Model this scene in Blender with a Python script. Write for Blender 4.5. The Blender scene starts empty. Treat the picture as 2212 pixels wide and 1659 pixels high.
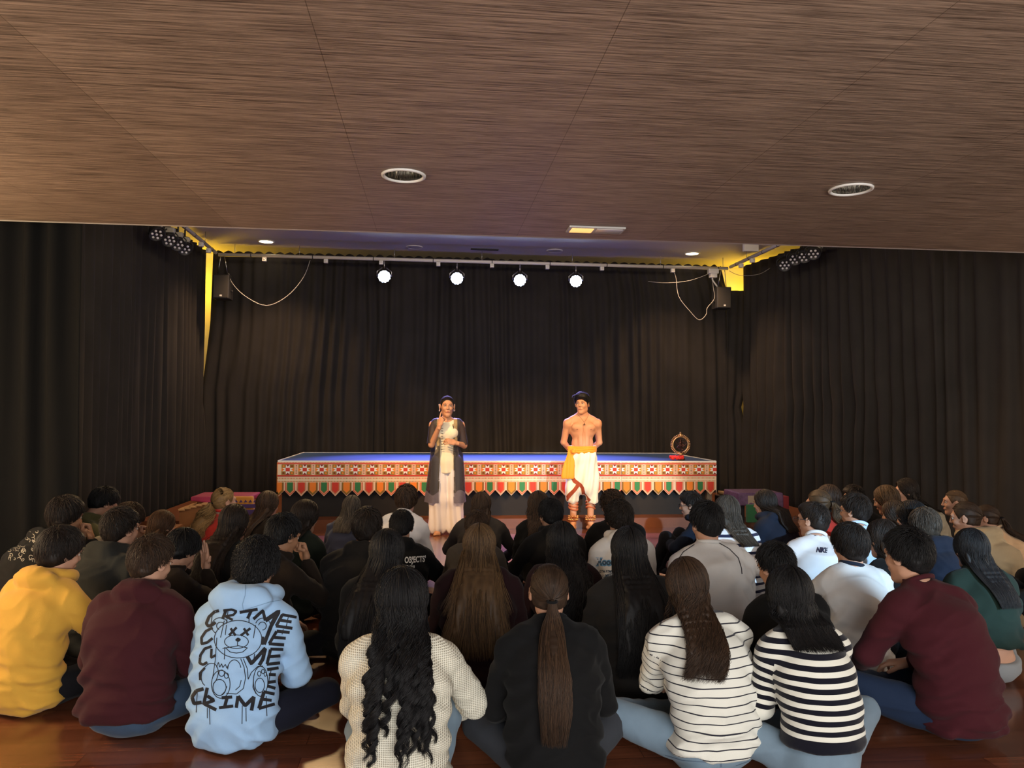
import bpy, bmesh, math, random
import numpy as np
from mathutils import Vector, Matrix
from mathutils.bvhtree import BVHTree
random.seed(7); RNG = np.random.default_rng(7)
SC = bpy.context.scene; COL = SC.collection
R = math.radians
# ------------------------------------------------------------------ camera
F = 1650.0; CAM = np.array([0, 0, 1.42]); YAW = R(5.9); PIT = R(2.04); ROL = R(.44)
_f = np.array([math.sin(YAW)*math.cos(PIT), math.cos(YAW)*math.cos(PIT), math.sin(PIT)])
_r = np.array([math.cos(YAW), -math.sin(YAW), 0.]); _u = np.cross(_r, _f)
CR = _r*math.cos(ROL) + _u*math.sin(ROL); CU = _u*math.cos(ROL) - _r*math.sin(ROL)
def ray(px, py): return _f + CR*(px-1106)/F - CU*(py-829.5)/F
def P(px, py, Y=None, Z=None, X=None):
    d = ray(px, py)
    t = (Y-CAM[1])/d[1] if Y is not None else (Z-CAM[2])/d[2] if Z is not None else (X-CAM[0])/d[0]
    return CAM + d*t
cd = bpy.data.cameras.new('camera'); cam = bpy.data.objects.new('camera', cd); COL.objects.link(cam)
cd.sensor_width = 36; cd.lens = 36*F/2212; cd.clip_start = .05
m = Matrix([[CR[i], CU[i], -_f[i], CAM[i]] for i in range(3)] + [[0, 0, 0, 1]]); cam.matrix_world = m
SC.camera = cam
SC.view_settings.view_transform = 'Standard'; SC.view_settings.look = 'None'
SC.view_settings.gamma = 1; SC.view_settings.use_curve_mapping = False
SC.view_settings.exposure = 1.6
SC.cycles.use_denoising = True
SC.cycles.max_bounces = 8; SC.cycles.sample_clamp_indirect = 4
w = bpy.data.worlds.new('world'); SC.world = w; w.use_nodes = True
w.node_tree.nodes['Background'].inputs[0].default_value = (.55, .6, .75, 1)
w.node_tree.nodes['Background'].inputs[1].default_value = .02
# ------------------------------------------------------------------ lights
def light(name, kind, loc, target, power, color, **kw):
    ld = bpy.data.lights.new(name, kind); ld.energy = power; ld.color = color
    for k, v in kw.items(): setattr(ld, k, v)
    o = bpy.data.objects.new(name, ld); COL.objects.link(o); o.location = loc
    d = Vector(target)-Vector(loc); o.rotation_euler = d.to_track_quat('-Z', 'Y').to_euler()
    return o
WARM = (1, .58, .23)
# rear hall: unseen area lights standing in for its light, then added fills
light('rear_hall_light', 'AREA', (.8, -3.6, 1.7), (.8, 6, 1.0), 58, (.84, .93, 1), shape='RECTANGLE', size=6, size_y=1.6)
light('rear_ceiling_lamp', 'AREA', (1.6, -.8, 2.5), (1.8, 2.6, 0), 14, (.84, .93, 1), shape='RECTANGLE', size=3, size_y=.8)
light('rear_ceiling_fill', 'AREA', (1.2, -2.6, 1.2), (1.2, 2.2, 2.6), 80, (1, .93, .84), shape='RECTANGLE', size=5, size_y=.6)  # added upward fill, not a fixture: brightens the wooden ceiling
light('left_fill_light', 'POINT', (-3.7, 3.6, 1.5), (0, 3, 0), 66, (1, .74, .45), shadow_soft_size=.25)  # added warm fill out of view, for the left ceiling and floor
light('right_fill_light', 'POINT', (6.3, 3.0, 1.5), (0, 3, 0), 30, (1, .84, .68), shadow_soft_size=.25)  # added weaker fill out of view on the right, no fixture there
# front wash lamps that hang past the edge of the wooden ceiling
light('front_wash_lamp', 'SPOT', (-1.9, 5.6, 3.5), (.6, 9.2, 1.0), 300, WARM, spot_size=R(40), spot_blend=.7, shadow_soft_size=.12)
light('front_wash_lamp', 'SPOT', (3.6, 5.6, 3.5), (1.7, 9.4, 1.0), 300, WARM, spot_size=R(40), spot_blend=.7, shadow_soft_size=.12)
light('stage_fill_light', 'AREA', (.8, 5.5, 3.5), (.8, 12, 3.3), 34, (1, .82, .62), shape='RECTANGLE', size=5, size_y=.25)  # added area fill to brighten the pipes and white ceiling
# the two lit downlights over the stage
light('stage_downlight', 'SPOT', (-2.42, 11.2, 3.95), (-2.42, 11.0, 0), 110, (1, .62, .34), spot_size=R(118), spot_blend=.8, shadow_soft_size=.1)
light('stage_downlight', 'SPOT', (3.91, 11.2, 3.95), (3.91, 11.0, 0), 100, (1, .62, .34), spot_size=R(118), spot_blend=.8, shadow_soft_size=.1)
# warm side wash over the audience
light('side_wash_lamp', 'SPOT', (-1.2, 8.6, 3.5), (-2.4, 5.6, .6), 150, (1, .66, .3), spot_size=R(80), spot_blend=.9, shadow_soft_size=.15)
light('side_wash_lamp', 'SPOT', (1.6, 8.6, 3.6), (4.6, 6.0, .7), 210, (1, .62, .3), spot_size=R(60), spot_blend=.9, shadow_soft_size=.15)
# yellow lamps behind the curtains, and the cool hall beam from the rear
for x, y, p in ((-3.85, 10.2, 5), (-3.85, 12.55, 8), (5.6, 10.2, 4), (5.35, 12.5, 9)):
    light('yellow_backlight', 'POINT', (x, y, 3.4), (x, y, 0), p, (1, .58, .03), shadow_soft_size=.1)
light('rear_beam', 'SPOT', (4.0, -2.6, 2.5), (2.72, 5.2, .68), 1300, (.5, .76, 1), spot_size=R(14), spot_blend=.35, shadow_soft_size=.04)
PARS = [P(830, 597, Y=11.6), P(987, 601, Y=11.6), P(1123, 605, Y=11.6), P(1244, 607, Y=11.6)]
for p in PARS:
    light('stage_beam', 'SPOT', (p[0], p[1]-.1, p[2]-.02), (p[0]*.8+.2, 9.3, .3), 400, (.40, .34, 1), spot_size=R(52), spot_blend=.8, shadow_soft_size=.09)
# ------------------------------------------------------------------ materials
MATS = {}
def mat(name, col=(.5, .5, .5), rough=.7, spec=.4, metal=0, var=0, vscale=6, bump=0, bscale=200, emit=None, es=1, alpha=1, sheen=0, coat=0, bvec=None, bdist=.002):
    if name in MATS: return MATS[name]
    m = bpy.data.materials.new(name); m.use_nodes = True; MATS[name] = m
    nt = m.node_tree; b = nt.nodes['Principled BSDF']; L = nt.links.new
    b.inputs['Base Color'].default_value = (*col, 1); b.inputs['Roughness'].default_value = rough
    b.inputs['Specular IOR Level'].default_value = spec; b.inputs['Metallic'].default_value = metal
    b.inputs['Alpha'].default_value = alpha; b.inputs['Sheen Weight'].default_value = sheen
    b.inputs['Coat Weight'].default_value = coat; b.inputs['Coat Roughness'].default_value = .12
    tc = nt.nodes.new('ShaderNodeTexCoord')
    if var:
        n = nt.nodes.new('ShaderNodeTexNoise'); n.inputs['Scale'].default_value = vscale; n.inputs['Detail'].default_value = 4
        L(tc.outputs['Object'], n.inputs['Vector'])
        h = nt.nodes.new('ShaderNodeMapRange'); h.inputs['To Min'].default_value = 1-var; h.inputs['To Max'].default_value = 1+var
        L(n.outputs['Fac'], h.inputs['Value'])
        x = nt.nodes.new('ShaderNodeMix'); x.data_type = 'RGBA'; x.blend_type = 'MULTIPLY'; x.inputs[0].default_value = 1
        x.inputs[6].default_value = (*col, 1); L(h.outputs[0], x.inputs[7]); L(x.outputs[2], b.inputs['Base Color'])
    if bump:
        n = nt.nodes.new('ShaderNodeTexNoise'); n.inputs['Scale'].default_value = bscale; n.inputs['Detail'].default_value = 3
        if bvec:
            mp = nt.nodes.new('ShaderNodeMapping'); mp.inputs['Scale'].default_value = bvec; L(tc.outputs['Object'], mp.inputs[0]); L(mp.outputs[0], n.inputs['Vector'])
        else: L(tc.outputs['Object'], n.inputs['Vector'])
        bp = nt.nodes.new('ShaderNodeBump'); bp.inputs['Strength'].default_value = bump; bp.inputs['Distance'].default_value = bdist
        L(n.outputs['Fac'], bp.inputs['Height']); L(bp.outputs[0], b.inputs['Normal'])
    if emit:
        b.inputs['Emission Color'].default_value = (*emit, 1); b.inputs['Emission Strength'].default_value = es
    return m
def fabric(name, col, **k):
    k = {**dict(rough=.9, spec=.15, var=.12, vscale=9, bump=.35, bscale=420, sheen=.15), **k}
    return mat(name, col, **k)
def node(m, t, **k):
    n = m.node_tree.nodes.new(t)
    for a, v in k.items(): setattr(n, a, v)
    return n
def m_hair(name, dark, lite):
    if name in MATS: return MATS[name]
    m = mat(name, dark, rough=.58, spec=.3)
    nt = m.node_tree; b = nt.nodes['Principled BSDF']; L = nt.links.new
    at = node(m, 'ShaderNodeAttribute', attribute_name='rnd'); x = node(m, 'ShaderNodeMix', data_type='RGBA')
    x.inputs[6].default_value = (*dark, 1); x.inputs[7].default_value = (*lite, 1)
    L(at.outputs['Fac'], x.inputs[0]); L(x.outputs[2], b.inputs['Base Color'])
    return m
def m_stripe(name, base, line, period, width, off=0, base2=None, hem=None):
    m = fabric(name, base); nt = m.node_tree; b = nt.nodes['Principled BSDF']; L = nt.links.new
    at = node(m, 'ShaderNodeAttribute', attribute_name='arc')
    def M(op, a, c):
        n = node(m, 'ShaderNodeMath', operation=op)
        for i, q in enumerate((a, c)):
            if isinstance(q, (int, float)): n.inputs[i].default_value = q
            else: L(q, n.inputs[i])
        return n.outputs[0]
    s = M('LESS_THAN', M('FRACT', M('DIVIDE', M('ADD', at.outputs['Fac'], off+10), period), 0), width/period)
    if hem: s = M('MAXIMUM', s, M('LESS_THAN', at.outputs['Fac'], hem))
    x = node(m, 'ShaderNodeMix', data_type='RGBA'); x.inputs[6].default_value = (*base, 1); x.inputs[7].default_value = (*line, 1)
    L(s, x.inputs[0]); L(x.outputs[2], b.inputs['Base Color'])
    return m
# ------------------------------------------------------------------ mesh helpers
class MB:
    def __init__(s): s.V = []; s.F = []; s.n = 0; s.A = {}
    def add(s, V, Fs, mi=0, **attr):
        V = np.asarray(V, float).reshape(-1, 3)
        if len(V) == 0: return s
        for f in (Fs if isinstance(Fs, list) and len(Fs) and isinstance(Fs[0], np.ndarray) and Fs[0].ndim == 2 else [Fs]):
            f = np.asarray(f, int)
            if f.ndim == 1: f = f[None]
            if len(f): s.F.append((f+s.n, mi))
        s.V.append(V)
        for k in set(attr) | set(s.A):
            s.A.setdefault(k, [np.zeros(s.n)] if s.n else [])
            s.A[k].append(np.broadcast_to(np.asarray(attr.get(k, 0), float), (len(V),)))
        s.n += len(V); return s
    def merge(s, o, T=None, mi=None, flip=False):
        V, Fs = o
        if T is not None: V = V@T[:3, :3].T+T[:3, 3]
        for f, k in Fs: s.F.append(((f[:, ::-1] if flip else f)+s.n, k if mi is None else mi))
        s.V.append(V)
        for k in s.A: s.A[k].append(np.zeros(len(V)))
        s.n += len(V); return s
    def raw(s): return np.concatenate(s.V), s.F
    def mesh(s, name, mats, smooth=True):
        V = np.concatenate(s.V); me = bpy.data.meshes.new(name)
        lt = np.concatenate([np.full(len(f), f.shape[1]) for f, _ in s.F]); lv = np.concatenate([f.ravel() for f, _ in s.F])
        mi = np.concatenate([np.full(len(f), k) for f, k in s.F])
        me.vertices.add(len(V)); me.vertices.foreach_set('co', V.ravel())
        me.loops.add(len(lv)); me.loops.foreach_set('vertex_index', lv)
        me.polygons.add(len(lt)); ls = np.concatenate([[0], np.cumsum(lt)[:-1]])
        me.polygons.foreach_set('loop_start', ls); me.polygons.foreach_set('loop_total', lt)
        me.polygons.foreach_set('material_index', mi)
        me.polygons.foreach_set('use_smooth', np.full(len(lt), bool(smooth)))
        for k, a in s.A.items():
            at = me.attributes.new(k, 'FLOAT', 'POINT'); at.data.foreach_set('value', np.concatenate(a).astype(np.float32))
        me.update(calc_edges=True); me.validate()
        for q in (mats if isinstance(mats, (list, tuple)) else [mats]): me.materials.append(q)
        return me
    def obj(s, name, mats, parent=None, smooth=True, loc=None, rz=0):
        o = bpy.data.objects.new(name, s.mesh(name, mats, smooth)); COL.objects.link(o)
        if parent: o.parent = parent
        if loc is not None: o.location = loc
        if rz: o.rotation_euler = (0, 0, rz)
        return o
def tag(o, label=None, cat=None, group=None, kind=None):
    if label: o['label'] = label
    if cat: o['category'] = cat
    if group: o['group'] = group
    if kind: o['kind'] = kind
    return o
def empty(name, loc, rz=0):
    o = bpy.data.objects.new(name, None); COL.objects.link(o); o.location = loc; o.rotation_euler = (0, 0, rz); return o
QB = np.array([[0, 3, 2, 1], [4, 5, 6, 7], [0, 1, 5, 4], [1, 2, 6, 5], [2, 3, 7, 6], [3, 0, 4, 7]])
def box(lo, hi):
    (a, b, c), (d, e, f) = lo, hi
    return np.array([[a, b, c], [d, b, c], [d, e, c], [a, e, c], [a, b, f], [d, b, f], [d, e, f], [a, e, f]], float), QB
def bbox(lo, hi, bev=.01, seg=2):
    bm = bmesh.new(); V, Fs = box(lo, hi); vs = [bm.verts.new(v) for v in V]
    for f in Fs: bm.faces.new([vs[i] for i in f])
    bmesh.ops.bevel(bm, geom=bm.edges[:], offset=bev, segments=seg, affect='EDGES', profile=.7)
    return from_bm(bm)
def from_bm(bm):
    bm.verts.index_update(); V = np.array([v.co[:] for v in bm.verts]); d = {}
    for f in bm.faces: d.setdefault(len(f.verts), []).append([v.index for v in f.verts])
    bm.free(); return V, [np.array(x) for x in d.values()]
def tubes(paths, rad, sides=4):
    paths = np.asarray(paths, float)
    if paths.ndim == 2: paths = paths[None]
    N, K, _ = paths.shape; rad = np.broadcast_to(np.asarray(rad, float), (N, K))
    t = np.gradient(paths, axis=1); t /= np.linalg.norm(t, axis=2, keepdims=True)+1e-9
    ref = np.array([.31, .93, .2]); u = np.cross(t, ref)
    bad = np.linalg.norm(u, axis=2) < .15; u[bad] = np.cross(t[bad], [1., 0, 0])
    u /= np.linalg.norm(u, axis=2, keepdims=True)+1e-9; v = np.cross(t, u)
    a = np.arange(sides)*2*np.pi/sides
    ring = paths[:, :, None]+rad[:, :, None, None]*(u[:, :, None]*np.cos(a)[:, None]+v[:, :, None]*np.sin(a)[:, None])
    V = ring.reshape(-1, 3); n, k, s = np.meshgrid(np.arange(N), np.arange(K-1), np.arange(sides), indexing='ij')
    b = (n*K+k)*sides; s2 = (s+1) % sides
    return V, np.stack([b+s, b+s2, b+sides+s2, b+sides+s], -1).reshape(-1, 4)
def rod(pts, r, sides=8, smooth=0):
    pts = np.array(pts, float); rr = np.broadcast_to(np.asarray(r, float), (len(pts),)).copy()
    if smooth:
        k = np.arange(len(pts)); kk = np.linspace(0, len(pts)-1, (len(pts)-1)*smooth+1); out = []
        for q in kk:   # catmull-rom
            i = min(int(q), len(pts)-2); u = q-i; p0, p1, p2, p3 = pts[max(i-1, 0)], pts[i], pts[i+1], pts[min(i+2, len(pts)-1)]
            out.append(.5*(2*p1+(p2-p0)*u+(2*p0-5*p1+4*p2-p3)*u*u+(3*p1-p0-3*p2+p3)*u**3))
        rr = np.interp(kk, k, rr); pts = np.array(out)
    pts = np.vstack([pts[:1]+(pts[:1]-pts[1:2])*1e-4, pts, pts[-1:]+(pts[-1:]-pts[-2:-1])*1e-4]); rr = np.concatenate([[1e-4], rr, [1e-4]])
    return tubes(pts, rr, sides)
def lathe(prof, sides=24, c=(0, 0, 0)):
    prof = np.array(prof, float); a = np.arange(sides)*2*np.pi/sides
    V = np.stack([prof[:, None, 0]*np.cos(a), prof[:, None, 0]*np.sin(a), np.broadcast_to(prof[:, None, 1], (len(prof), sides))], -1).reshape(-1, 3)
    k, s = np.meshgrid(np.arange(len(prof)-1), np.arange(sides), indexing='ij'); s2 = (s+1) % sides
    return V+np.array(c), np.stack([k*sides+s, k*sides+s2, (k+1)*sides+s2, (k+1)*sides+s], -1).reshape(-1, 4)
def rotm(axis, a): return np.array(Matrix.Rotation(a, 4, axis))
def trm(v): M = np.eye(4); M[:3, 3] = v; return M
# ------------------------------------------------------------------ signed distance fields -> meshes
def _n3(q): return np.sqrt(q[0]**2+q[1]**2+q[2]**2)
def cap(a, b, ra, rb=None, s=(1, 1, 1)):
    rb = ra if rb is None else rb; a = np.array(a, float); b = np.array(b, float); s = np.array(s, float)
    A = a/s; B = b/s; d = B-A; dd = d@d+1e-12; ms = s.min()**.5*s.mean()**.5
    def fn(x, y, z):
        X, Y, Z = x/s[0]-A[0], y/s[1]-A[1], z/s[2]-A[2]
        t = np.clip((X*d[0]+Y*d[1]+Z*d[2])/dd, 0, 1)
        return (np.sqrt((X-d[0]*t)**2+(Y-d[1]*t)**2+(Z-d[2]*t)**2)-(ra+(rb-ra)*t))*ms
    r = max(ra, rb)*s; return np.minimum(a, b)-r, np.maximum(a, b)+r, fn
def ell(c, r, rot=None):
    c = np.array(c, float); r = np.array(r, float); Rm = None if rot is None else np.array(rot)[:3, :3].T
    def fn(x, y, z):
        X, Y, Z = x-c[0], y-c[1], z-c[2]
        if Rm is not None: X, Y, Z = [Rm[i, 0]*X+Rm[i, 1]*Y+Rm[i, 2]*Z for i in range(3)]
        k0 = np.sqrt((X/r[0])**2+(Y/r[1])**2+(Z/r[2])**2); k1 = np.sqrt((X/r[0]**2)**2+(Y/r[1]**2)**2+(Z/r[2]**2)**2)
        return k0*(k0-1)/(k1+1e-9)
    e = r if rot is None else np.full(3, r.max()); return c-e, c+e, fn
def tor(c, Rr, r, rot=None, s=(1, 1)):
    c = np.array(c, float); Rm = None if rot is None else np.array(rot)[:3, :3].T
    def fn(x, y, z):
        X, Y, Z = x-c[0], y-c[1], z-c[2]
        if Rm is not None: X, Y, Z = [Rm[i, 0]*X+Rm[i, 1]*Y+Rm[i, 2]*Z for i in range(3)]
        q = np.sqrt((X/s[0])**2+(Y/s[1])**2)-Rr; return np.sqrt(q*q+Z*Z)-r
    e = np.full(3, Rr*max(s)+r); return c-e, c+e, fn
class Fld:
    def __init__(s, lo, hi, h):
        s.o = np.array(lo, float); s.h = h; n = np.ceil((np.array(hi)-s.o)/h).astype(int)+1
        s.f = np.full(n, .15, np.float32)
    def sub(s, prim, m):
        lo, hi, fn = prim
        i0 = np.maximum(np.floor((lo-m-s.o)/s.h).astype(int), 0); i1 = np.minimum(np.ceil((hi+m-s.o)/s.h).astype(int)+1, s.f.shape)
        if (i1 <= i0).any(): return None, None
        sl = tuple(slice(a, b) for a, b in zip(i0, i1)); ax = [(s.o[k]+s.h*np.arange(i0[k], i1[k])) for k in range(3)]
        return sl, fn(ax[0][:, None, None], ax[1][None, :, None], ax[2][None, None, :])
    def u(s, prim, k=.02):
        sl, d = s.sub(prim, k+.04)
        if sl is None: return s
        f = s.f[sl]; h = np.maximum(k-np.abs(f-d), 0)/k; s.f[sl] = np.minimum(f, d)-h*h*k*.25; return s
    def cut(s, prim, k=.01):
        sl, d = s.sub(prim, k+.04)
        if sl is None: return s
        d = -d; f = s.f[sl]; h = np.maximum(k-np.abs(f-d), 0)/k; s.f[sl] = np.maximum(f, d)+h*h*k*.25; return s
    def plane(s, n, c):   # keep the side where n.p < c
        ax = [s.o[k]+s.h*np.arange(s.f.shape[k]) for k in range(3)]
        s.f = np.maximum(s.f, ax[0][:, None, None]*n[0]+ax[1][None, :, None]*n[1]+ax[2][None, None, :]*n[2]-c).astype(np.float32); return s
    def mesh(s):
        f = np.pad(s.f, 1, constant_values=.1); o = s.o-s.h; g = f < 0; h = s.h
        c = np.zeros(np.array(f.shape)-1, np.int8)
        sh = [(a, b, d) for a in (0, 1) for b in (0, 1) for d in (0, 1)]
        for a, b, d in sh: c += g[a:g.shape[0]-1+a, b:g.shape[1]-1+b, d:g.shape[2]-1+d]
        mk = (c > 0) & (c < 8); idx = np.full(c.shape, -1); I = np.array(np.nonzero(mk)); idx[mk] = np.arange(I.shape[1])
        acc = np.zeros((I.shape[1], 3)); cnt = np.zeros(I.shape[1])
        for ax in range(3):
            e = np.zeros(3, int); e[ax] = 1; o2 = [k for k in range(3) if k != ax]
            for a in (0, 1):
                for b in (0, 1):
                    q = np.zeros(3, int); q[o2[0]] = a; q[o2[1]] = b; p = I+q[:, None]; p1 = p+e[:, None]
                    f0 = f[tuple(p)]; f1 = f[tuple(p1)]; cr = (f0 < 0) != (f1 < 0)
                    t = np.where(cr, f0/np.where(f0 == f1, 1, f0-f1), 0)
                    acc += np.where(cr[:, None], (p+e[:, None]*t).T, 0); cnt += cr
        V = o+h*acc/cnt[:, None]; Fs = []
        for ax in range(3):
            b, d = (ax+1) % 3, (ax+2) % 3; G = np.moveaxis(g, (ax, b, d), (0, 1, 2)); X = np.moveaxis(idx, (ax, b, d), (0, 1, 2))
            lo = G[:-1, 1:-1, 1:-1]; ch = lo != G[1:, 1:-1, 1:-1]; i, j, k = np.nonzero(ch); s1 = lo[i, j, k]
            Q = np.stack([X[i, j, k], X[i, j+1, k], X[i, j+1, k+1], X[i, j, k+1]], -1)
            Fs.append(np.where(s1[:, None], Q, Q[:, ::-1]))
        return V, np.concatenate(Fs)
def relax(V, Fq, n=1, lam=.5):
    for _ in range(n):
        acc = np.zeros_like(V); cnt = np.zeros(len(V))
        for a in range(4):
            for b in (1, 3):
                np.add.at(acc, Fq[:, a], V[Fq[:, (a+b) % 4]]); np.add.at(cnt, Fq[:, a], 1)
        V = V+lam*(acc/np.maximum(cnt, 1)[:, None]-V)
    return V
def vnorm(V, Fq):
    n = np.cross(V[Fq[:, 2]]-V[Fq[:, 0]], V[Fq[:, 3]]-V[Fq[:, 1]]); N = np.zeros_like(V)
    for a in range(4): np.add.at(N, Fq[:, a], n)
    return N/(np.linalg.norm(N, axis=1, keepdims=True)+1e-12)
def noise3(p, seed=0):
    p = np.asarray(p, float); i = np.floor(p).astype(np.int64); f = p-i; f = f*f*(3-2*f); r = 0
    for a in (0, 1):
        for b in (0, 1):
            for c in (0, 1):
                x = (i[..., 0]+a)*73856093 ^ (i[..., 1]+b)*19349663 ^ (i[..., 2]+c)*83492791 ^ (seed*2654435761)
                x = (x ^ (x >> 13))*1274126177 & 0x7fffffff; x = (x ^ (x >> 16)) & 0xffff
                r = r+x/65535.*(f[..., 0] if a else 1-f[..., 0])*(f[..., 1] if b else 1-f[..., 1])*(f[..., 2] if c else 1-f[..., 2])
    return r*2-1
# ------------------------------------------------------------------ the room
def m_floor():
    m = mat('polished_floor', (.13, .035, .012), rough=.2, spec=.55, coat=.35); nt = m.node_tree; b = nt.nodes['Principled BSDF']; L = nt.links.new
    tc = node(m, 'ShaderNodeTexCoord'); br = node(m, 'ShaderNodeTexBrick'); br.offset = .37; br.squash = 1
    br.inputs['Color1'].default_value = (.17, .055, .026, 1); br.inputs['Color2'].default_value = (.10, .03, .014, 1); br.inputs['Mortar'].default_value = (.03, .008, .004, 1)
    br.inputs['Scale'].default_value = 1; br.inputs['Mortar Size'].default_value = .0012; br.inputs['Brick Width'].default_value = 1.4; br.inputs['Row Height'].default_value = .12
    L(tc.outputs['Object'], br.inputs['Vector'])
    mp = node(m, 'ShaderNodeMapping'); mp.inputs['Scale'].default_value = (1.2, 16, 1); L(tc.outputs['Object'], mp.inputs[0])
    n = node(m, 'ShaderNodeTexNoise'); n.inputs['Scale'].default_value = 3; n.inputs['Detail'].default_value = 6; L(mp.outputs[0], n.inputs['Vector'])
    h = node(m, 'ShaderNodeMapRange'); h.inputs['To Min'].default_value = .55; h.inputs['To Max'].default_value = 1.5; L(n.outputs['Fac'], h.inputs['Value'])
    x = node(m, 'ShaderNodeMix', data_type='RGBA', blend_type='MULTIPLY'); x.inputs[0].default_value = 1; L(br.outputs['Color'], x.inputs[6]); L(h.outputs[0], x.inputs[7]); L(x.outputs[2], b.inputs['Base Color'])
    n2 = node(m, 'ShaderNodeTexNoise'); n2.inputs['Scale'].default_value = 2.3; L(tc.outputs['Object'], n2.inputs['Vector'])
    h2 = node(m, 'ShaderNodeMapRange'); h2.inputs['To Min'].default_value = .14; h2.inputs['To Max'].default_value = .3; L(n2.outputs['Fac'], h2.inputs['Value']); L(h2.outputs[0], b.inputs['Roughness'])
    return m
def m_ceiling():
    m = mat('bamboo_ceiling', (.3, .2, .15), rough=.5, spec=.35); nt = m.node_tree; b = nt.nodes['Principled BSDF']; L = nt.links.new
    tc = node(m, 'ShaderNodeTexCoord'); mp = node(m, 'ShaderNodeMapping'); mp.inputs['Scale'].default_value = (1.7, 62, 1); L(tc.outputs['Object'], mp.inputs[0])
    n = node(m, 'ShaderNodeTexNoise'); n.inputs['Scale'].default_value = 2.2; n.inputs['Detail'].default_value = 9; n.inputs['Roughness'].default_value = .72; L(mp.outputs[0], n.inputs['Vector'])
    cr = node(m, 'ShaderNodeValToRGB'); e = cr.color_ramp.elements; e[0].position = .36; e[0].color = (.075, .05, .036, 1); e[1].position = .63; e[1].color = (.42, .315, .24, 1)
    L(n.outputs['Fac'], cr.inputs[0])
    br = node(m, 'ShaderNodeTexBrick'); br.offset = 0; br.inputs['Color1'].default_value = (1.05, 1.02, 1, 1); br.inputs['Color2'].default_value = (.84, .8, .78, 1); br.inputs['Mortar'].default_value = (.5, .45, .4, 1)
    br.inputs['Scale'].default_value = 1; br.inputs['Mortar Size'].default_value = .0015; br.inputs['Brick Width'].default_value = .93; br.inputs['Row Height'].default_value = 3.1
    mp2 = node(m, 'ShaderNodeMapping'); mp2.inputs['Location'].default_value = (.38, 1.1, 0); L(tc.outputs['Object'], mp2.inputs[0]); L(mp2.outputs[0], br.inputs['Vector'])
    x = node(m, 'ShaderNodeMix', data_type='RGBA', blend_type='MULTIPLY'); x.inputs[0].default_value = 1; L(cr.outputs[0], x.inputs[6]); L(br.outputs['Color'], x.inputs[7]); L(x.outputs[2], b.inputs['Base Color'])
    bp = node(m, 'ShaderNodeBump'); bp.inputs['Strength'].default_value = .25; bp.inputs['Distance'].default_value = .003; L(n.outputs['Fac'], bp.inputs['Height']); L(bp.outputs[0], b.inputs['Normal'])
    return m
white_m = mat('white_ceiling_paint', (.62, .6, .58), rough=.8, var=.05, vscale=2)
wallm = mat('plaster_wall', (.7, .66, .55), rough=.85, var=.05)
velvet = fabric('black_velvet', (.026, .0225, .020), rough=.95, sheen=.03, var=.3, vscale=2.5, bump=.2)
def S(name, *boxes, m=None):
    b = MB()
    for lo, hi in boxes: b.add(*box(lo, hi))
    return tag(b.obj(name, m, smooth=False), kind='structure')
S('floor', ((-4.6, -4.2, -.08), (7, 13.2, 0)), m=m_floor())
woodface = mat('riser_wood', (.15, .05, .02), rough=.4, spec=.4, var=.25, vscale=7)
S('trim_1', ((-3.4, 9.25, .0), (5.0, 12.1, .12)), m=woodface)
DL = [P(872, 378, Z=2.6), P(1838, 408, Z=2.6)]
def holed_ceiling():   # the wooden ceiling, open where the two downlights are recessed
    bm = bmesh.new(); es = []
    def loop(pts):
        vs = [bm.verts.new(q) for q in pts]; es.extend(bm.edges.new((vs[i], vs[(i+1) % len(vs)])) for i in range(len(vs)))
    loop([(-4.6, -4.2, 2.6), (7, -4.2, 2.6), (7, 5.08, 2.6), (-4.6, 5.08, 2.6)])
    for c in DL: loop([(c[0]+.096*math.cos(k*math.pi/20), c[1]+.096*math.sin(k*math.pi/20), 2.6) for k in range(40)])
    bmesh.ops.triangle_fill(bm, edges=es, use_beauty=True, normal=(0, 0, -1)); V, Fs = from_bm(bm); b = MB(); b.add(V, Fs)
    b.add(*box((-4.6, 4.98, 2.601), (7, 5.08, 2.72))); b.add(*box((-4.6, -4.2, 2.8), (7, 5.08, 2.82)))
    return tag(b.obj('ceiling', m_ceiling(), smooth=False), kind='structure')
holed_ceiling()
S('ceiling_1', ((-4.6, 5.2, 3.98), (7, 13.2, 4.08)), m=white_m)
S('trim_2', ((-4.6, 5.08, 2.62), (7, 5.2, 4.08)), m=white_m)
S('wall_back', ((-4.6, 13.0, 0), (7, 13.2, 4.08)), m=wallm)
S('wall_left', ((-4.6, -4.2, 0), (-4.4, 13.2, 4.08)), m=wallm)
S('wall_right', ((6.9, -4.2, 0), (7.1, 13.2, 4.08)), m=wallm)
S('wall_front', ((-4.6, -4.4, 0), (7, -4.2, 4.08)), m=wallm)
dark_cloth = fabric('matte_black_cloth', (.004, .004, .004), rough=1, sheen=0)
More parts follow.
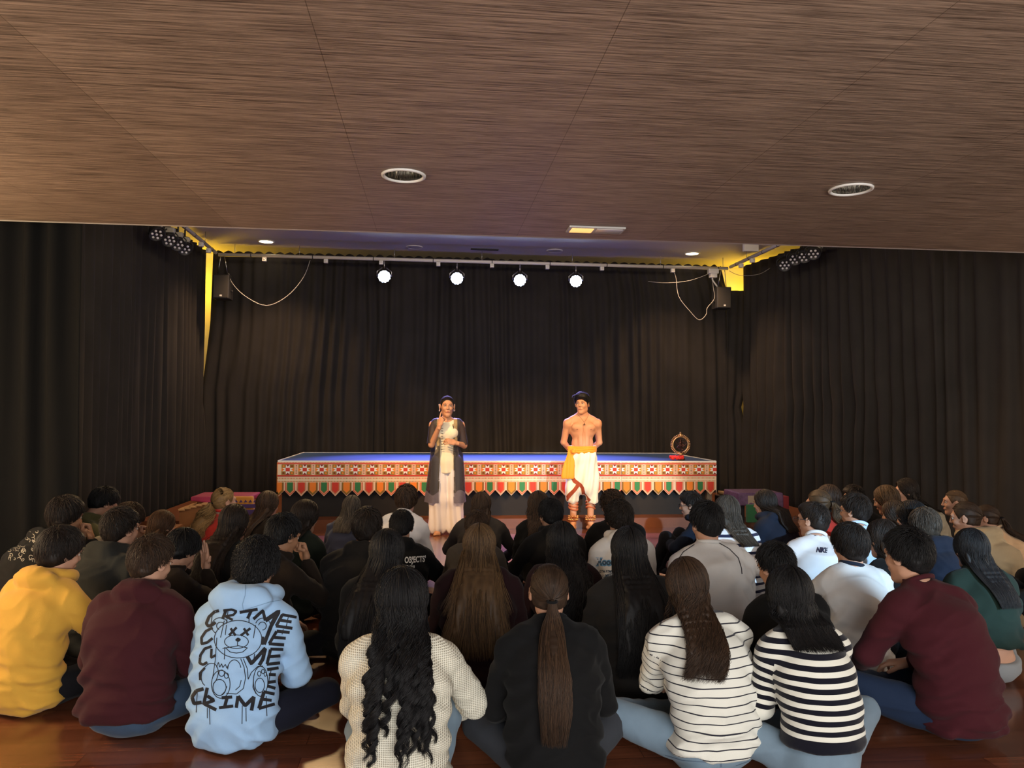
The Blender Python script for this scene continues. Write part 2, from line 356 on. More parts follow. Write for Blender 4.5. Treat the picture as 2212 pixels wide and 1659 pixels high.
def curtain(label, pts, z0, z1, per=.16, amp=.035, seed=0, edge=None, scal=0, thick=.006, edge2=None, m=None):
    pts = np.array(pts, float); seg = np.linalg.norm(np.diff(pts, axis=0), axis=1); cum = np.concatenate([[0], np.cumsum(seg)]); Lh = cum[-1]
    n = int(Lh/.018)+2; rows = 26; s = np.linspace(0, Lh, n); zz = np.linspace(0, 1, rows)
    Sg, Zg = np.meshgrid(s, zz); o = np.ones_like(Sg)
    if edge is not None: e = np.array([edge(z0+(z1-z0)*q) for q in zz]); Sg = Sg*(1-e/Lh)[:, None]+e[:, None]
    if edge2 is not None: e = np.array([edge2(z0+(z1-z0)*q) for q in zz]); Sg = Sg*(1-e/Lh)[:, None]
    x = np.interp(Sg, cum, pts[:, 0]); y = np.interp(Sg, cum, pts[:, 1])
    d = np.gradient(np.stack([x, y], -1), axis=1); d /= np.linalg.norm(d, axis=2, keepdims=True)+1e-9; nx, ny = d[..., 1], -d[..., 0]
    q = np.stack([Sg*1.3, Zg*.7, o*seed], -1); warp = noise3(q, 3)*1.6+noise3(q*2.7, 5)*.7+noise3(np.stack([Sg*5, Zg*.5, o], -1), 8)*.5
    ph = s[None]*2*np.pi/per+warp*2.2
    a = amp*(.6+.5*(1-Zg))*(1+.6*noise3(np.stack([s[None]*2.2+0*Zg, Zg*1.2, o*seed+4], -1), 9))
    f = np.sin(ph); f = np.sign(f)*np.abs(f)**.8; off = a*f+.012*noise3(np.stack([Sg*12, Zg*3, o*seed], -1), 2)
    z = z0+(z1-z0)*Zg
    if scal: z = z-scal*(1-np.abs(np.sin(s*np.pi/.16)))[None]*np.clip((Zg-.9)*10, 0, 1)
    V = np.stack([x+nx*off, y+ny*off, z], -1); V2 = V.copy(); V2[..., 0] -= nx*thick; V2[..., 1] -= ny*thick
    k, j = np.meshgrid(np.arange(rows-1), np.arange(n-1), indexing='ij'); Q = np.stack([k*n+j, k*n+j+1, (k+1)*n+j+1, (k+1)*n+j], -1).reshape(-1, 4)
    b = MB(); N = rows*n; b.add(np.vstack([V.reshape(-1, 3), V2.reshape(-1, 3)]), np.vstack([Q, Q[:, ::-1]+N]))
    rim = np.concatenate([np.arange(n), np.arange(1, rows)*n+n-1, (rows-1)*n+np.arange(n-2, -1, -1), np.arange(rows-2, 0, -1)*n])
    r2 = np.roll(rim, -1); b.F.append((np.stack([rim, rim+N, r2+N, r2], -1), 0))
    return tag(b.obj('stage_curtain', m or velvet), label, 'curtain', 'black pleated stage curtains')
def eL(z): return .11*max(0, (z-1.75)/1.0)**.8 if z < 2.75 else .11+.02*(z-2.75)
curtain('black pleated backdrop curtain, left half, starting at the yellow glowing gap', [(-3.56, 12.22), (.9, 12.2)], .0, 3.885, .19, .04, 1, edge=lambda z: eL(z)+.0, scal=.035)
curtain('black pleated backdrop curtain, right half, behind the bare-chested person and statue', [(.86, 12.26), (4.9, 12.24)], .0, 3.885, .19, .04, 2, scal=.035, edge2=lambda z: .0 if z < 3.3 else .12*((z-3.3)/.5))
curtain('long black curtain along the left side wall under the four hanging spotlights', [(-3.19, 6.2), (-3.3, 7.1), (-3.46, 9.3), (-3.52, 12.12)], .0, 3.85, .23, .045, 3)
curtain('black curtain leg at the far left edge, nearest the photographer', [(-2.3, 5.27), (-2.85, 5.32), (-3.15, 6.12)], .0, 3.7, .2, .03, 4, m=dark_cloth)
curtain('long black curtain along the right side wall behind the profile girls', [(5.07, 12.1), (5.45, 9.5), (5.7, 8.0), (5.95, 6.9)], .0, 3.84, .22, .045, 5, edge=lambda z: .05*max(0, 1-abs((z-1.5)/.3)))
curtain('black curtain at the far right edge, nearest the photographer', [(6.0, 6.8), (6.1, 6.0), (6.3, 5.3)], .0, 3.7, .2, .05, 6)
curtain('short black corner curtain closing the right corner below the speaker', [(4.82, 12.18), (5.15, 12.16)], .0, 3.45, .13, .02, 7, edge2=lambda z: .085*max(0, 1-abs((z-1.5)/.3)))
# ------------------------------------------------------------------ stage platform with its banner
PX0, PX1, PY0, PY1, PZ = -1.84, 3.60, 9.5, 11.3, .80
pt = empty('stage_platform', (0, 0, .0)); tag(pt, 'raised black stage platform with a blue-lit top behind the two performers', 'stage platform')
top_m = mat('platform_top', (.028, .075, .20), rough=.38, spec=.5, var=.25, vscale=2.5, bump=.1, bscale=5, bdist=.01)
skirt_m = fabric('platform_skirt', (.024, .022, .021)); pale_m = mat('pale_edge', (.7, .68, .62), rough=.5)
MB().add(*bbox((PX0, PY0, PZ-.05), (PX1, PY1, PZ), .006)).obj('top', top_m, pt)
b = MB(); b.add(*box((PX0+.03, PY0+.05, .12), (PX1-.1, PY1-.02, PZ-.05))); b.obj('skirt', skirt_m, pt, False)
b = MB()
b.add(*box((PX0-.012, PY0-.012, PZ-.02), (PX0+.012, PY1, PZ+.008))); b.add(*box((PX1-.012, PY0-.012, PZ-.02), (PX1+.012, PY1, PZ+.008))); b.add(*box((PX0+.013, PY1-.012, PZ-.02), (PX1-.013, PY1+.012, PZ+.006)))
b.obj('edge_strip', pale_m, pt, False)
b = MB(); b.add(*box((PX1-.09, PY0+.02, .12), (PX1-.03, PY0+.07, PZ-.06))); b.obj('leg', mat('grey_wood', (.2, .17, .13)), pt, False)
CR_ = mat('banner_cream', (.78, .62, .42), rough=.9); C_R = mat('banner_red', (.6, .05, .03), rough=.9); C_O = mat('banner_orange', (.85, .23, .03), rough=.9)
C_G = mat('banner_green', (.04, .2, .07), rough=.9); C_M = mat('banner_maroon', (.22, .03, .02), rough=.9); C_V = mat('banner_olive', (.3, .2, .03), rough=.9); C_W = mat('banner_white', (.8, .78, .72), rough=.9)
C_T = mat('banner_rust', (.62, .14, .05), rough=.9); BM = [CR_, C_R, C_O, C_G, C_M, C_V, C_W, C_T]
def banner(x0, x1, y, ph, fl, sc, fw, label):
    b = MB(); zt = PZ+.004
    def wv(X): return .004*np.sin(X*6.1)+.002*np.sin(X*9+1)
    def poly(pts, lay, mi):   # pts in (x,z); subdivided fans not needed: the cloth is nearly flat
        p = np.array(pts, float); p[:, 0] = np.clip(p[:, 0], x0, x1)
        if p[:, 0].max()-p[:, 0].min() < 1e-4: return
        V = np.stack([p[:, 0], y-.0011*lay+wv(p[:, 0]), p[:, 1]], -1); b.add(V, np.arange(len(p))[None], mi)
    def strip(za, zb, lay, mi, step=.05):
        xs = np.linspace(x0, x1, int((x1-x0)/step)+2)
        for u, v in zip(xs[:-1], xs[1:]): poly([(u, zb), (v, zb), (v, za), (u, za)], lay, mi)
    strip(zt, zt-.262, 0, 0); strip(zt+.001, zt-.014, 1, 6); strip(zt-.03, zt-.044, 1, 1); strip(zt-.172, zt-.188, 1, 1); strip(zt-.188, zt-.193, 1, 4)
    for q in range(int((x1-x0)/.018)):
        u = x0+q*.018; poly([(u, zt-.028), (u+.009, zt-.017), (u+.018, zt-.028)], 2, 7)
        poly([(u+.003, zt-.222), (u+.011, zt-.222), (u+.011, zt-.207), (u+.003, zt-.207)], 2, 7 if q % 3 else 5)
        poly([(u, zt-.256), (u+.009, zt-.243), (u+.018, zt-.256)], 2, 5 if q % 2 else 7)
    k0 = int(math.floor((x0-ph)/sc))-1
    for k in range(k0, int((x1-ph)/sc)+2):   # star squares
        cx = ph+k*sc; cz = zt-.108; h = .062; hx = .074
        if cx-hx > x1 or cx+hx < x0: continue
        Rq = lambda a, c, d, e, l, mi: poly([(cx+a, cz+c), (cx+d, cz+c), (cx+d, cz+e), (cx+a, cz+e)], l, mi)
        Rq(-hx, -h, hx, h, 2, 2)
        for sx in (-1, 1):
            for sz in (-1, 1):
                Rq(*(sorted((sx*.026, sx*hx))[0], sorted((sz*.022, sz*h))[0], sorted((sx*.026, sx*hx))[1], sorted((sz*.022, sz*h))[1]), 3, 5)
                a, c = sx*.05, sz*.042; poly([(cx+a-.016, cz+c), (cx+a, cz+c-.013), (cx+a+.016, cz+c), (cx+a, cz+c+.013)], 4, 4 if sx*sz > 0 else 2)
            poly([(cx+sx*.022, cz-.02), (cx+sx*.068, cz-.018), (cx+sx*.036, cz), (cx+sx*.022, cz)][::sx], 5, 6); poly([(cx+sx*.022, cz), (cx+sx*.036, cz), (cx+sx*.068, cz+.018), (cx+sx*.022, cz+.02)][::sx], 5, 6)
            Rq(-.026, min(sx*.022, sx*h), .026, max(sx*.022, sx*h), 4, 4)
            poly([(cx-.024, cz+sx*.02), (cx, cz+sx*.02), (cx, cz+sx*.034), (cx-.022, cz+sx*.06)][::sx], 5, 6); poly([(cx, cz+sx*.02), (cx+.024, cz+sx*.02), (cx+.022, cz+sx*.06), (cx, cz+sx*.034)][::sx], 5, 6)
        Rq(-.025, -.021, .025, .021, 6, 1)
        for j in range(7):
            z = cz-.052+j*.0165; x = cx+sc/2; poly([(x-.009, z), (x+.009, z), (x+.009, z+.008), (x-.009, z+.008)], 3, 7 if j % 2 else 4)
        for d in (-.02, .02): x = cx+sc/2+d; poly([(x-.002, cz-h), (x+.002, cz-h), (x+.002, cz+h), (x-.002, cz+h)], 3, 7)
    k0 = int(math.floor((x0-fl)/fw))-1
    for k in range(k0, int((x1-fl)/fw)+2):   # pointed flags
        cx = fl+k*fw; a = zt-.262; z1 = zt-.372; z2 = zt-.425
        if cx-fw/2 > x1 or cx+fw/2 < x0: continue
        c = [3, 1, 2][k % 3]
        def flag(w, zb, zp, l, mi): poly([(cx-w, a), (cx-w, zb), (cx, zp), (cx+w, zb), (cx+w, a)], l, mi)
        flag(fw/2, z1+.012, z2-.004, 0, 0); b_ = .052
        flag(.059, z1+.006, z2+.004, 1, 1 if c == 3 else 7 if c == 1 else 4); flag(.054, z1+.008, z2+.012, 2, 7 if c == 3 else 0 if c == 1 else 5); flag(.047, z1+.012, z2+.02, 3, 0 if c == 3 else 4)
        flag(.043, z1+.014, z2+.024, 4, 5 if c == 2 else 7); flag(.034 if c != 2 else .038, z1+.018, z2+.036, 5, c)
    o = b.obj('banner', BM, None, False); md = o.modifiers.new('thick', 'SOLIDIFY'); md.thickness = .0006; md.offset = 1
    return tag(o, label, 'banner', None)
banner(PX0-.012, 2.375, PY0-.03, -1.731, -1.701, .2009, .1341, 'orange embroidered banner with pointed green, red and orange flags, hung along the platform')
banner(2.375, PX1+.01, PY0-.036, 3.175, 2.985, .206, .137, 'shorter right-hand length of orange star banner hung below the bronze statue')
bs = MB(); bs.add(*box((PX0-.03, PY0+.02, .42), (PX0-.02, PY0+.5, PZ-.02))); o = bs.obj('banner_end', C_O, None, False); tag(o, 'orange cloth end folded round the left side of the platform', 'cloth')
# ------------------------------------------------------------------ statue and garland
bronze = mat('bronze', (.35, .17, .06), rough=.32, metal=1, var=.3, vscale=30); gold = mat('pale_bronze', (.75, .45, .2), rough=.35, metal=1); darkbr = mat('dark_bronze', (.06, .025, .018), rough=.35, metal=.8)
SX = P(1471, 975, Y=9.72)[0]; st = empty('statue', (SX, 9.74, PZ)); tag(st, 'bronze dancing figure statue inside a beaded ring, standing on the platform corner', 'statue')
b = MB(); b.add(*lathe([(0, 0), (.06, 0), (.058, .02), (.035, .035), (.032, .06), (.045, .075), (.04, .09), (0, .09)], 20)); b.obj('pedestal', gold, st)
b = MB(); t = np.linspace(0, 2*np.pi, 49); b.add(*tubes(np.stack([.103*np.cos(t), 0*t, .2+.103*np.sin(t)], -1), .0075, 8)); b.obj('ring', gold, st)
b = MB()
for k in range(34):
    a = -math.pi/2+.35+k*(2*math.pi-.7)/33
    for q, rr in ((.117, .006), (.127, .0085)): b.add(*lathe([(0, -rr), (rr*.7, -rr*.7), (rr, 0), (rr*.7, rr*.7), (0, rr)], 8, (q*math.cos(a), 0, .2+q*math.sin(a))))
b.obj('flame_bead', gold, st).name = 'bead_rim'
b = MB(); b.add(*lathe([(0, 0), (.02, .0), (.028, .02), (.02, .035), (.014, .042), (.013, .052), (0, .062)], 14, (0, 0, .305))); b.obj('finial', gold, st)
f = Fld((-.11, -.04, .085), (.11, .04, .315), .004)
for a, c, r1, r2 in (((0, 0, .225), (.005, 0, .18), .02, .014), ((0, 0, .18), (0, -.0, .165), .017, .018), ((0, 0, .16), (.03, -.01, .13), .014, .01), ((.03, -.01, .13), (.0, 0, .095), .01, .007),
                     ((0, 0, .165), (.05, -.014, .185), .014, .009), ((.05, -.014, .185), (.075, -.015, .215), .009, .006), ((0, 0, .225), (-.045, -.01, .205), .009, .007), ((-.045, -.01, .205), (-.07, -.012, .235), .007, .006),
                     ((0, 0, .225), (.045, -.01, .235), .009, .006), ((.045, -.01, .235), (.08, -.01, .262), .006, .005), ((0, 0, .22), (-.05, -.012, .16), .008, .006), ((-.05, -.012, .16), (-.02, -.02, .145), .006, .005),
                     ((0, 0, .22), (.04, -.016, .2), .008, .006), ((.04, -.016, .2), (-.04, -.02, .165), .006, .005), ((-.06, 0, .275), (-.015, 0, .255), .006, .004), ((.06, 0, .28), (.015, 0, .255), .006, .004), ((-.03, 0, .09), (.04, 0, .09), .01, .01)):
    f.u(cap(a, c, r1, r2), .008)
f.u(ell((0, -.003, .25), (.014, .014, .018)), .006); f.u(ell((0, 0, .27), (.01, .01, .014)), .006)
MB().add(*f.mesh()).obj('figure', darkbr, st)
GX = P(1463, 990, Y=9.62)[0]
f = Fld((-.13, -.06, -.01), (.13, .06, .08), .006)
for k in range(60):
    a = k*2.399; q = RNG.random(); f.u(ell((.1*math.cos(a)*q**.5, .035*math.sin(a), .022+.03*RNG.random()), np.array((.014, .014, .014))*(.8+.5*RNG.random())), .003)
V, Fq = f.mesh(); V += vnorm(V, Fq)*(noise3(V*170)*.004)[:, None]; V[:, 2] = np.maximum(V[:, 2], .001)
o = MB().add(V, Fq).obj('flower_garland', mat('garland_red', (.75, .035, .025), rough=.8, var=.3, vscale=60), None, loc=(GX, 9.63, PZ)); tag(o, 'bright red flower garland lying in front of the bronze statue', 'garland')
# ------------------------------------------------------------------ pipes, cable, spotlights, speakers
pipe_m = mat('white_pipe', (.62, .58, .52), rough=.45, spec=.4); blk = mat('black_plastic', (.018, .018, .02), rough=.5); steel = mat('steel', (.5, .5, .52), rough=.3, metal=1)
cable_m = mat('grey_cable', (.3, .28, .26), rough=.5)
def pipe(a, c, label, clamps, hang=()):
    a, c = np.array(a), np.array(c); o = empty('lighting_pipe', tuple(a)); tag(o, label, 'pipe', 'white lighting pipes')
    MB().add(*rod([(0, 0, 0), c-a], .026, 14)).obj('tube', pipe_m, o); d = (c-a)/np.linalg.norm(c-a); L = np.linalg.norm(c-a)
    for t in clamps:
        q = d*L*t; b = MB(); b.add(*bbox(q+(-.03, -.03, -.085), q+(.03, .03, -.025), .006)); b.add(*rod([q+(0, -.034, -.055), q+(0, -.03, -.055)], .012, 10)); b.obj('clamp', pale_m, o)
    for t in np.arange(.06, 1, .115):
        q = d*L*t; e = np.array([-d[1], d[0], 0]); b = MB(); b.add(*rod([q-d*.006, q+d*.006], .029, 12)); b.obj('tape_band', blk, o)
    for t in hang:
        q = d*L*t; MB().add(*rod([q, q+(0, 0, .17)], .004, 6)).obj('hanger', steel, o)
    return o
pL, pR = P(472, 551, Y=11.6), P(1572, 579, Y=11.6); zP = 3.7; pL[2] = pR[2] = zP
pipe(pL, pR, 'long white lighting pipe across the back of the stage', [.085, .2, .305, .415, .52, .63, .74, .885, .965], (.03, .15, .33, .5, .68, .86, .99))
pipe((pL[0]-.03, 11.56, zP+.02), (pL[0]+.1, 7.6, zP+.03), 'white lighting pipe running forward above the left curtain', [.1, .2], (.15, .4))
pipe((pR[0]+.03, 11.56, zP+.02), (pR[0]+.1, 7.6, zP+.03), 'white lighting pipe running forward above the right curtain', [.1, .2], (.15, .4))
def spot(loc, target, label, lit=False, group=None, r=.095, n=7, col=None):
    o = empty('stage_spotlight', tuple(loc)); tag(o, label, 'spotlight', group); d = Vector(target)-Vector(loc)
    q = np.array(d.to_track_quat('Z', 'Y').to_matrix().to_4x4()); tr = lambda v: v@q[:3, :3].T
    V, Fq = lathe([(0, -.09), (r*.7, -.085), (r*.95, -.05), (r, .0), (r*1.04, .012), (r*.97, .014), (r*.93, .004), (0, .002)], 24); MB().add(tr(V), Fq).obj('housing', col or blk, o)
    lm = mat('led_lit', (.9, .95, 1), emit=(.6, .74, 1), es=14) if lit else mat('led_lens', (.75, .75, .8), rough=.2, spec=.8)
    cs = [(0, 0)]+[(.6*r*math.cos(k*math.pi/3), .6*r*math.sin(k*math.pi/3)) for k in range(6)]
    if lit:
        cs += [(.83*r*math.cos(k*math.pi/6+.2), .83*r*math.sin(k*math.pi/6+.2)) for k in range(12)]
        V, Fq = lathe([(0, .004), (r*.9, .004), (r*.86, .009), (0, .012)], 28); MB().add(tr(V), Fq).obj('glowing_lens', lm, o)
    b = MB()
    for x, y in cs:
        V, Fq = lathe([(r*.17, .003), (r*.17, .012), (r*.1, .017), (0, .018)], 12, (x, y, 0)); b.add(tr(V), Fq)
    b.obj('led_lenses', lm, o)
    b = MB(); s = np.array(q[:3, 0]); 
    for sg in (-1, 1): b.add(*rod([s*sg*(r+.012), s*sg*(r+.014)+(0, 0, .07), s*sg*.03+(0, 0, .13)], .008, 6))
    b.add(*rod([(0, 0, .12), (0, 0, max(.14, zP-loc[2]-.03))], .01, 8)); b.obj('yoke', steel if lit else blk, o)
    return o
for k, p in enumerate(PARS):
    spot(p+(0, .0, 0), (p[0]*.6+.3, 6.0, .9), ['first', 'second', 'third', 'fourth'][k]+' blue-white glowing spotlight from the left on the back pipe', True, 'lit spotlights on the back pipe')
purp = mat('cream_plastic', (.4, .38, .33), rough=.5)
for k, (x, y, d) in enumerate(((338, 506, 9.0), (366, 519, 9.3), (384, 528, 9.6), (399, 538, 9.9))):
    p = P(x, y, Y=d); o = spot(p, (p[0]+2.0, 7.0, .6), 'unlit black spotlight, %s of the left hanging cluster' % ['nearest', 'second', 'third', 'farthest'][k], False, 'unlit spotlights on the left', .085)
    MB().add(*bbox((-.05, -.02, .09), (.05, .06, .15), .008)).obj('junction_box', purp, o)
for k, (x, y, d) in enumerate(((1695, 573, 10.2), (1717, 560, 10.0), (1737, 555, 9.8), (1757, 548, 9.6))):
    p = P(x, y, Y=d); o = spot(p, (p[0]-1.6, 6.8, .6), 'unlit black spotlight, %s of the right hanging cluster' % ['farthest', 'third', 'second', 'nearest'][k], False, 'unlit spotlights on the right', .09)
    MB().add(*bbox((.06, -.03, .07), (.12, .03, .11), .008)).obj('junction_box', purp, o)
MB().add(*rod([P(1682, 556, Y=10.5), P(1790, 530, Y=9.5)], .02, 8)).obj('bar', blk, o).parent = None
bpy.data.objects['bar'].name = 'mounting_bar'; tag(bpy.data.objects['mounting_bar'], 'black mounting bar carrying the four right-hand spotlights', 'bar')
for (x0, y0, x1, y1), s in (((460, 592, 494, 645), 'left'), ((1549, 619, 1580, 666), 'right')):
    a = P(x0, y0, Y=11.55); c = P(x1, y1, Y=11.55); w_, h_ = c[0]-a[0], a[2]-c[2]; o = empty('loudspeaker', ((a[0]+c[0])/2, 11.6, c[2]))
    tag(o, 'black loudspeaker hung in the %s corner of the stage, %s' % (s, 'beside the tall yellow gap' if s == 'left' else 'under the yellow patch'), 'loudspeaker', 'corner loudspeakers')
    V, Fq = bbox((-w_/2, -.05, 0), (w_/2, .2, h_), .012); MB().add(V, Fq).obj('cabinet', blk, o)
    MB().add(*bbox((-w_/2+.012, -.06, .012), (w_/2-.012, -.048, h_-.012), .004)).obj('grille', mat('grille', (.035, .03, .025), rough=.7, bump=.4, bscale=500), o)
    MB().add(*box((-.012, -.064, .03), (.02, -.06, .055))).obj('badge', pale_m, o, False)
    b = MB(); [b.add(*rod([(q, .05, h_), (q*.4, .0, 3.68-c[2])], .006, 6)) for q in (-.07, .07)]; b.obj('bracket', steel, o)
    b = MB(); [b.add(*rod([(q*(w_/2), .06, h_*.35), (q*(w_/2+.03), .06, h_*.35)], .014, 8)) for q in (-1, 1)]; b.obj('knob', blk, o)
def cable(pts, label, r=.006, Y=11.62):
    b = MB(); b.add(*rod([P(x, y, Y=Y) for x, y in pts], r, 6, 5)); return tag(b.obj('cable', cable_m), label, 'cable')
cable([(494, 590), (502, 612), (530, 640), (575, 660), (620, 640), (655, 600), (670, 562)], 'pale cable looping across the backdrop from the left speaker', .0055)
cable([(1452, 578), (1460, 600), (1466, 640), (1490, 672), (1510, 691), (1525, 680), (1528, 665), (1543, 645), (1541, 622), (1538, 600)], 'pale cable hanging in a loop beside the right speaker', .005)
cable([(1400, 608), (1440, 611), (1490, 606), (1535, 590)], 'thin dark cable sagging from the pipe toward the right speaker', .004)
cable([(1575, 585), (1600, 595), (1640, 592), (1670, 575), (1700, 560)], 'thin cable sagging between the right pipe and the spotlight cluster', .004, 11.3)
b = MB(); b.add(*bbox(P(1530, 591, Y=11.55)-(0, .05, 0), P(1548, 583, Y=11.6), .006)); b.add(*bbox(P(1533, 600, Y=11.56)-(0, .05, 0), P(1545, 590, Y=11.6), .006)); b.add(*rod([P(1539, 600, Y=11.56), P(1540, 606, Y=11.56), P(1550, 620, Y=11.6)], .012, 8, 3)); o = b.obj('power_socket', pale_m); tag(o, 'cream power socket and plug under the right end of the pipe', 'socket')
o = MB().add(*bbox(P(1602, 545, Y=10.5)-(0, .03, .0), np.append(P(1646, 537, Y=10.3)[:2]+(0, .1), 3.98), .01)).obj('motor_box', pale_m); tag(o, 'pale rectangular box fixed above the right lighting pipe', 'box')
# ------------------------------------------------------------------ ceiling lamps
chrome = mat('chrome', (.5, .49, .47), rough=.1, metal=1); trimw = mat('white_trim', (.7, .68, .66), rough=.4)
for x, y, nm in ((872, 378, 'left'), (1838, 408, 'right')):
    p = P(x, y, Z=2.6); o = empty('ceiling_downlight', (p[0], p[1], 2.6)); tag(o, 'unlit chrome-ribbed round downlight in the wooden ceiling, %s one' % nm, 'downlight', 'downlights in the wooden ceiling')
    MB().add(*lathe([(.094, -.001), (.112, -.001), (.11, -.009), (.1, -.011), (.094, -.006), (.094, -.001)], 36)).obj('rim', trimw, o)
    A, Z = np.meshgrid(np.linspace(0, 2*np.pi, 241), np.linspace(0, .1, 6)); rr = .093-.16*Z*(Z > .05)*.5+.0022*np.cos(A*24)
    V = np.stack([rr*np.cos(A), rr*np.sin(A), Z], -1).reshape(-1, 3); k, j = np.meshgrid(np.arange(5), np.arange(240), indexing='ij'); Q = np.stack([k*241+j, k*241+j+1, (k+1)*241+j+1, (k+1)*241+j], -1).reshape(-1, 4)
    MB().add(V, Q[:, ::-1]).obj('fluted_reflector', chrome, o)
    MB().add(*lathe([(.09, .1), (.06, .098), (0, .097)], 32)).obj('back_plate', mat('recess', (.03, .028, .028), rough=.3), o)
    MB().add(*lathe([(0, .04), (.022, .045), (.028, .06), (.02, .085), (.018, .097)], 18)).obj('bulb', mat('frosted_bulb', (.5, .48, .45), rough=.3), o)
for k, (x, y) in enumerate(((575, 521), (1495, 547), (895, 533), (1198, 541))):
    p = P(x, y, Z=3.98); o = empty('ceiling_lamp', (p[0], p[1], 3.98)); lit = k < 2
    tag(o, ['lit round lamp in the white ceiling above the left speaker', 'lit round lamp in the white ceiling toward the right speaker', 'unlit round disc in the white ceiling, left of the grille', 'unlit round disc in the white ceiling, right of the grille'][k], 'ceiling lamp', 'lamps in the white ceiling')
    MB().add(*lathe([(.1, -.001), (.13, -.001), (.128, -.012), (.112, -.016), (.1, -.01)], 32)).obj('rim', trimw, o)
    MB().add(*lathe([(.105, -.005), (.1, -.009), (0, -.009)], 32)).obj('diffuser', mat('lamp_glow', (1, .9, .7), emit=(1, .8, .5), es=6) if lit else white_m, o)
p = P(1047, 538, Z=3.98); b = MB()
for k in range(4): b.add(*box((p[0]-.22, p[1]-.05+k*.028, 3.968), (p[0]+.22, p[1]-.035+k*.028, 3.979)))
tag(b.obj('air_grille', mat('grille_dark', (.06, .06, .06)), None, False), 'narrow dark air grille in the white ceiling', 'air grille')
a = P(1229, 488, Z=2.6); c = P(1342, 500, Z=2.6); cy = (a[1]+c[1])/2; o = empty('emergency_light', ((a[0]+c[0])/2, cy, 2.6)); tag(o, 'flat rectangular emergency light set in the edge of the wooden ceiling', 'emergency light')
hw = (c[0]-a[0])/2; MB().add(*bbox((-hw, -.075, -.014), (hw, .075, -.001), .004)).obj('frame', mat('grey_frame', (.45, .43, .42), rough=.4), o)
MB().add(*bbox((-hw+.02, -.055, -.017), (-.02, .055, -.0142), .0008)).obj('amber_lens', mat('amber', (.8, .45, .2), rough=.25, emit=(1, .42, .12), es=.5), o)
MB().add(*bbox((0, -.055, -.017), (hw-.015, .055, -.0142), .0008)).obj('clear_lens', mat('lens_grey', (.55, .52, .52), rough=.2), o)
# ------------------------------------------------------------------ side props
stepw = mat('step_wood', (.27, .11, .035), rough=.45, var=.3, vscale=5, bump=.3, bscale=8, bvec=(1, 1, 12))
px = P(385, 1150, Y=8.6); o = empty('wooden_steps', (px[0], 8.6, 0)); tag(o, 'stepped wooden side steps at the foot of the left curtain', 'steps')
b = MB(); zz = [.34, .355, .37, .385, .40]
for k, z in enumerate(zz):
    b.add(*box((k*.06, .02, 0), (k*.06+.06, .5, z-.02)))
b.obj('side_panel', stepw, o, False); b = MB()
for k, z in enumerate(zz): b.add(*bbox((k*.06-.008, 0, z-.02), (k*.06+.06, .52, z), .004))
b.obj('treads', mat('tread_wood', (.55, .3, .12), rough=.5), o)
o = MB().add(*bbox((-2.95, 8.1, 0), (-2.62, 8.45, .2), .01)).obj('wooden_crate', stepw); tag(o, 'low wooden crate left of the stepped steps behind the seated students', 'crate')
def clothbox(lo, hi, drape, m, name, label, cat):
    (a, b_, c), (d, e, f) = lo, hi; F_ = Fld((a-.08, b_-.08, f-drape-.02), (d+.08, e+.08, f+.05), .012)
    F_.u(cap(((a+d)/2, (b_+e)/2, f-.06), ((a+d)/2+1e-3, (b_+e)/2, f-.06), .01), .01)
    ax = [F_.o[k]+F_.h*np.arange(F_.f.shape[k]) for k in range(3)]; X = ax[0][:, None, None]; Y = ax[1][None, :, None]; Z = ax[2][None, None, :]
    t = (f-Z)/drape; wv = .012*np.sin(X*24+Y*20)*t
    d1 = np.maximum(np.abs(X-(a+d)/2)-(d-a)/2-.012*t, np.abs(Y-(b_+e)/2)-(e-b_)/2-.012*t)-wv-.01
    F_.f = np.maximum(np.maximum(d1, Z-f-.012), (f-drape)-Z+.02*np.sin(X*9)).astype(np.float32)
    V, Fq = F_.mesh(); return tag(MB().add(V, Fq).obj(name, m), label, cat)
tx = P(432, 1100, Y=9.0)[0]; tx2 = P(554, 1100, Y=9.0)[0]
tb = MB().add(*bbox((tx+.04, 8.74, 0), (tx2-.04, 9.12, .44), .01)).obj('prop_table', stepw); tag(tb, 'wooden prop box under the maroon and orange cloths on the left', 'table')
clothbox((tx, 8.7, .1), (tx2, 9.15, .45), .06, mat('magenta_cloth', (.35, .03, .08), rough=.6, var=.3), 'table_cloth', 'magenta cloth over the top of the left prop box', 'cloth')
clothbox((tx+.42, 8.68, .1), (tx2+.02, 8.74, .45), .3, fabric('gold_cloth', (.6, .26, .05)), 'hanging_cloth', 'orange-gold cloth with a purple motif hanging on the left prop box', 'cloth')
cm = MB(); 
for k in range(5): cm.add(np.array([(tx+.46+k*.05, 8.655, .4), (tx+.5+k*.05, 8.655, .4), (tx+.48+k*.05, 8.655, .43)]), [[0, 1, 2]], 0)
cm.add(*box((tx+.44, 8.65, .34), (tx+.7, 8.658, .38)), 0); cm.add(*box((tx+.44, 8.65, .26), (tx+.7, 8.658, .32)), 0)
o = cm.obj('motif', mat('purple_print', (.06, .03, .12)), bpy.data.objects['hanging_cloth'], False)
f = Fld((-.2, -.12, -.02), (.2, .12, .42), .012); f.u(cap((0, 0, .2), (.0, 0, .08), .06, .09, (1, .6, 1)), .03); f.u(cap((.05, 0, .24), (-.03, 0, .12), .05, .06, (1, .7, 1)), .03)
V, Fq = f.mesh(); V += vnorm(V, Fq)*(noise3(V*(14, 14, 8))*.02)[:, None]; V[:, 2] = np.maximum(V[:, 2], 0)
o = MB().add(V, Fq).obj('draped_jacket', fabric('beige_jacket', (.32, .24, .16)), None, loc=(P(432, 1120, Y=8.5)[0], 8.52, 0)); tag(o, 'beige jacket heaped against the left prop box', 'jacket')
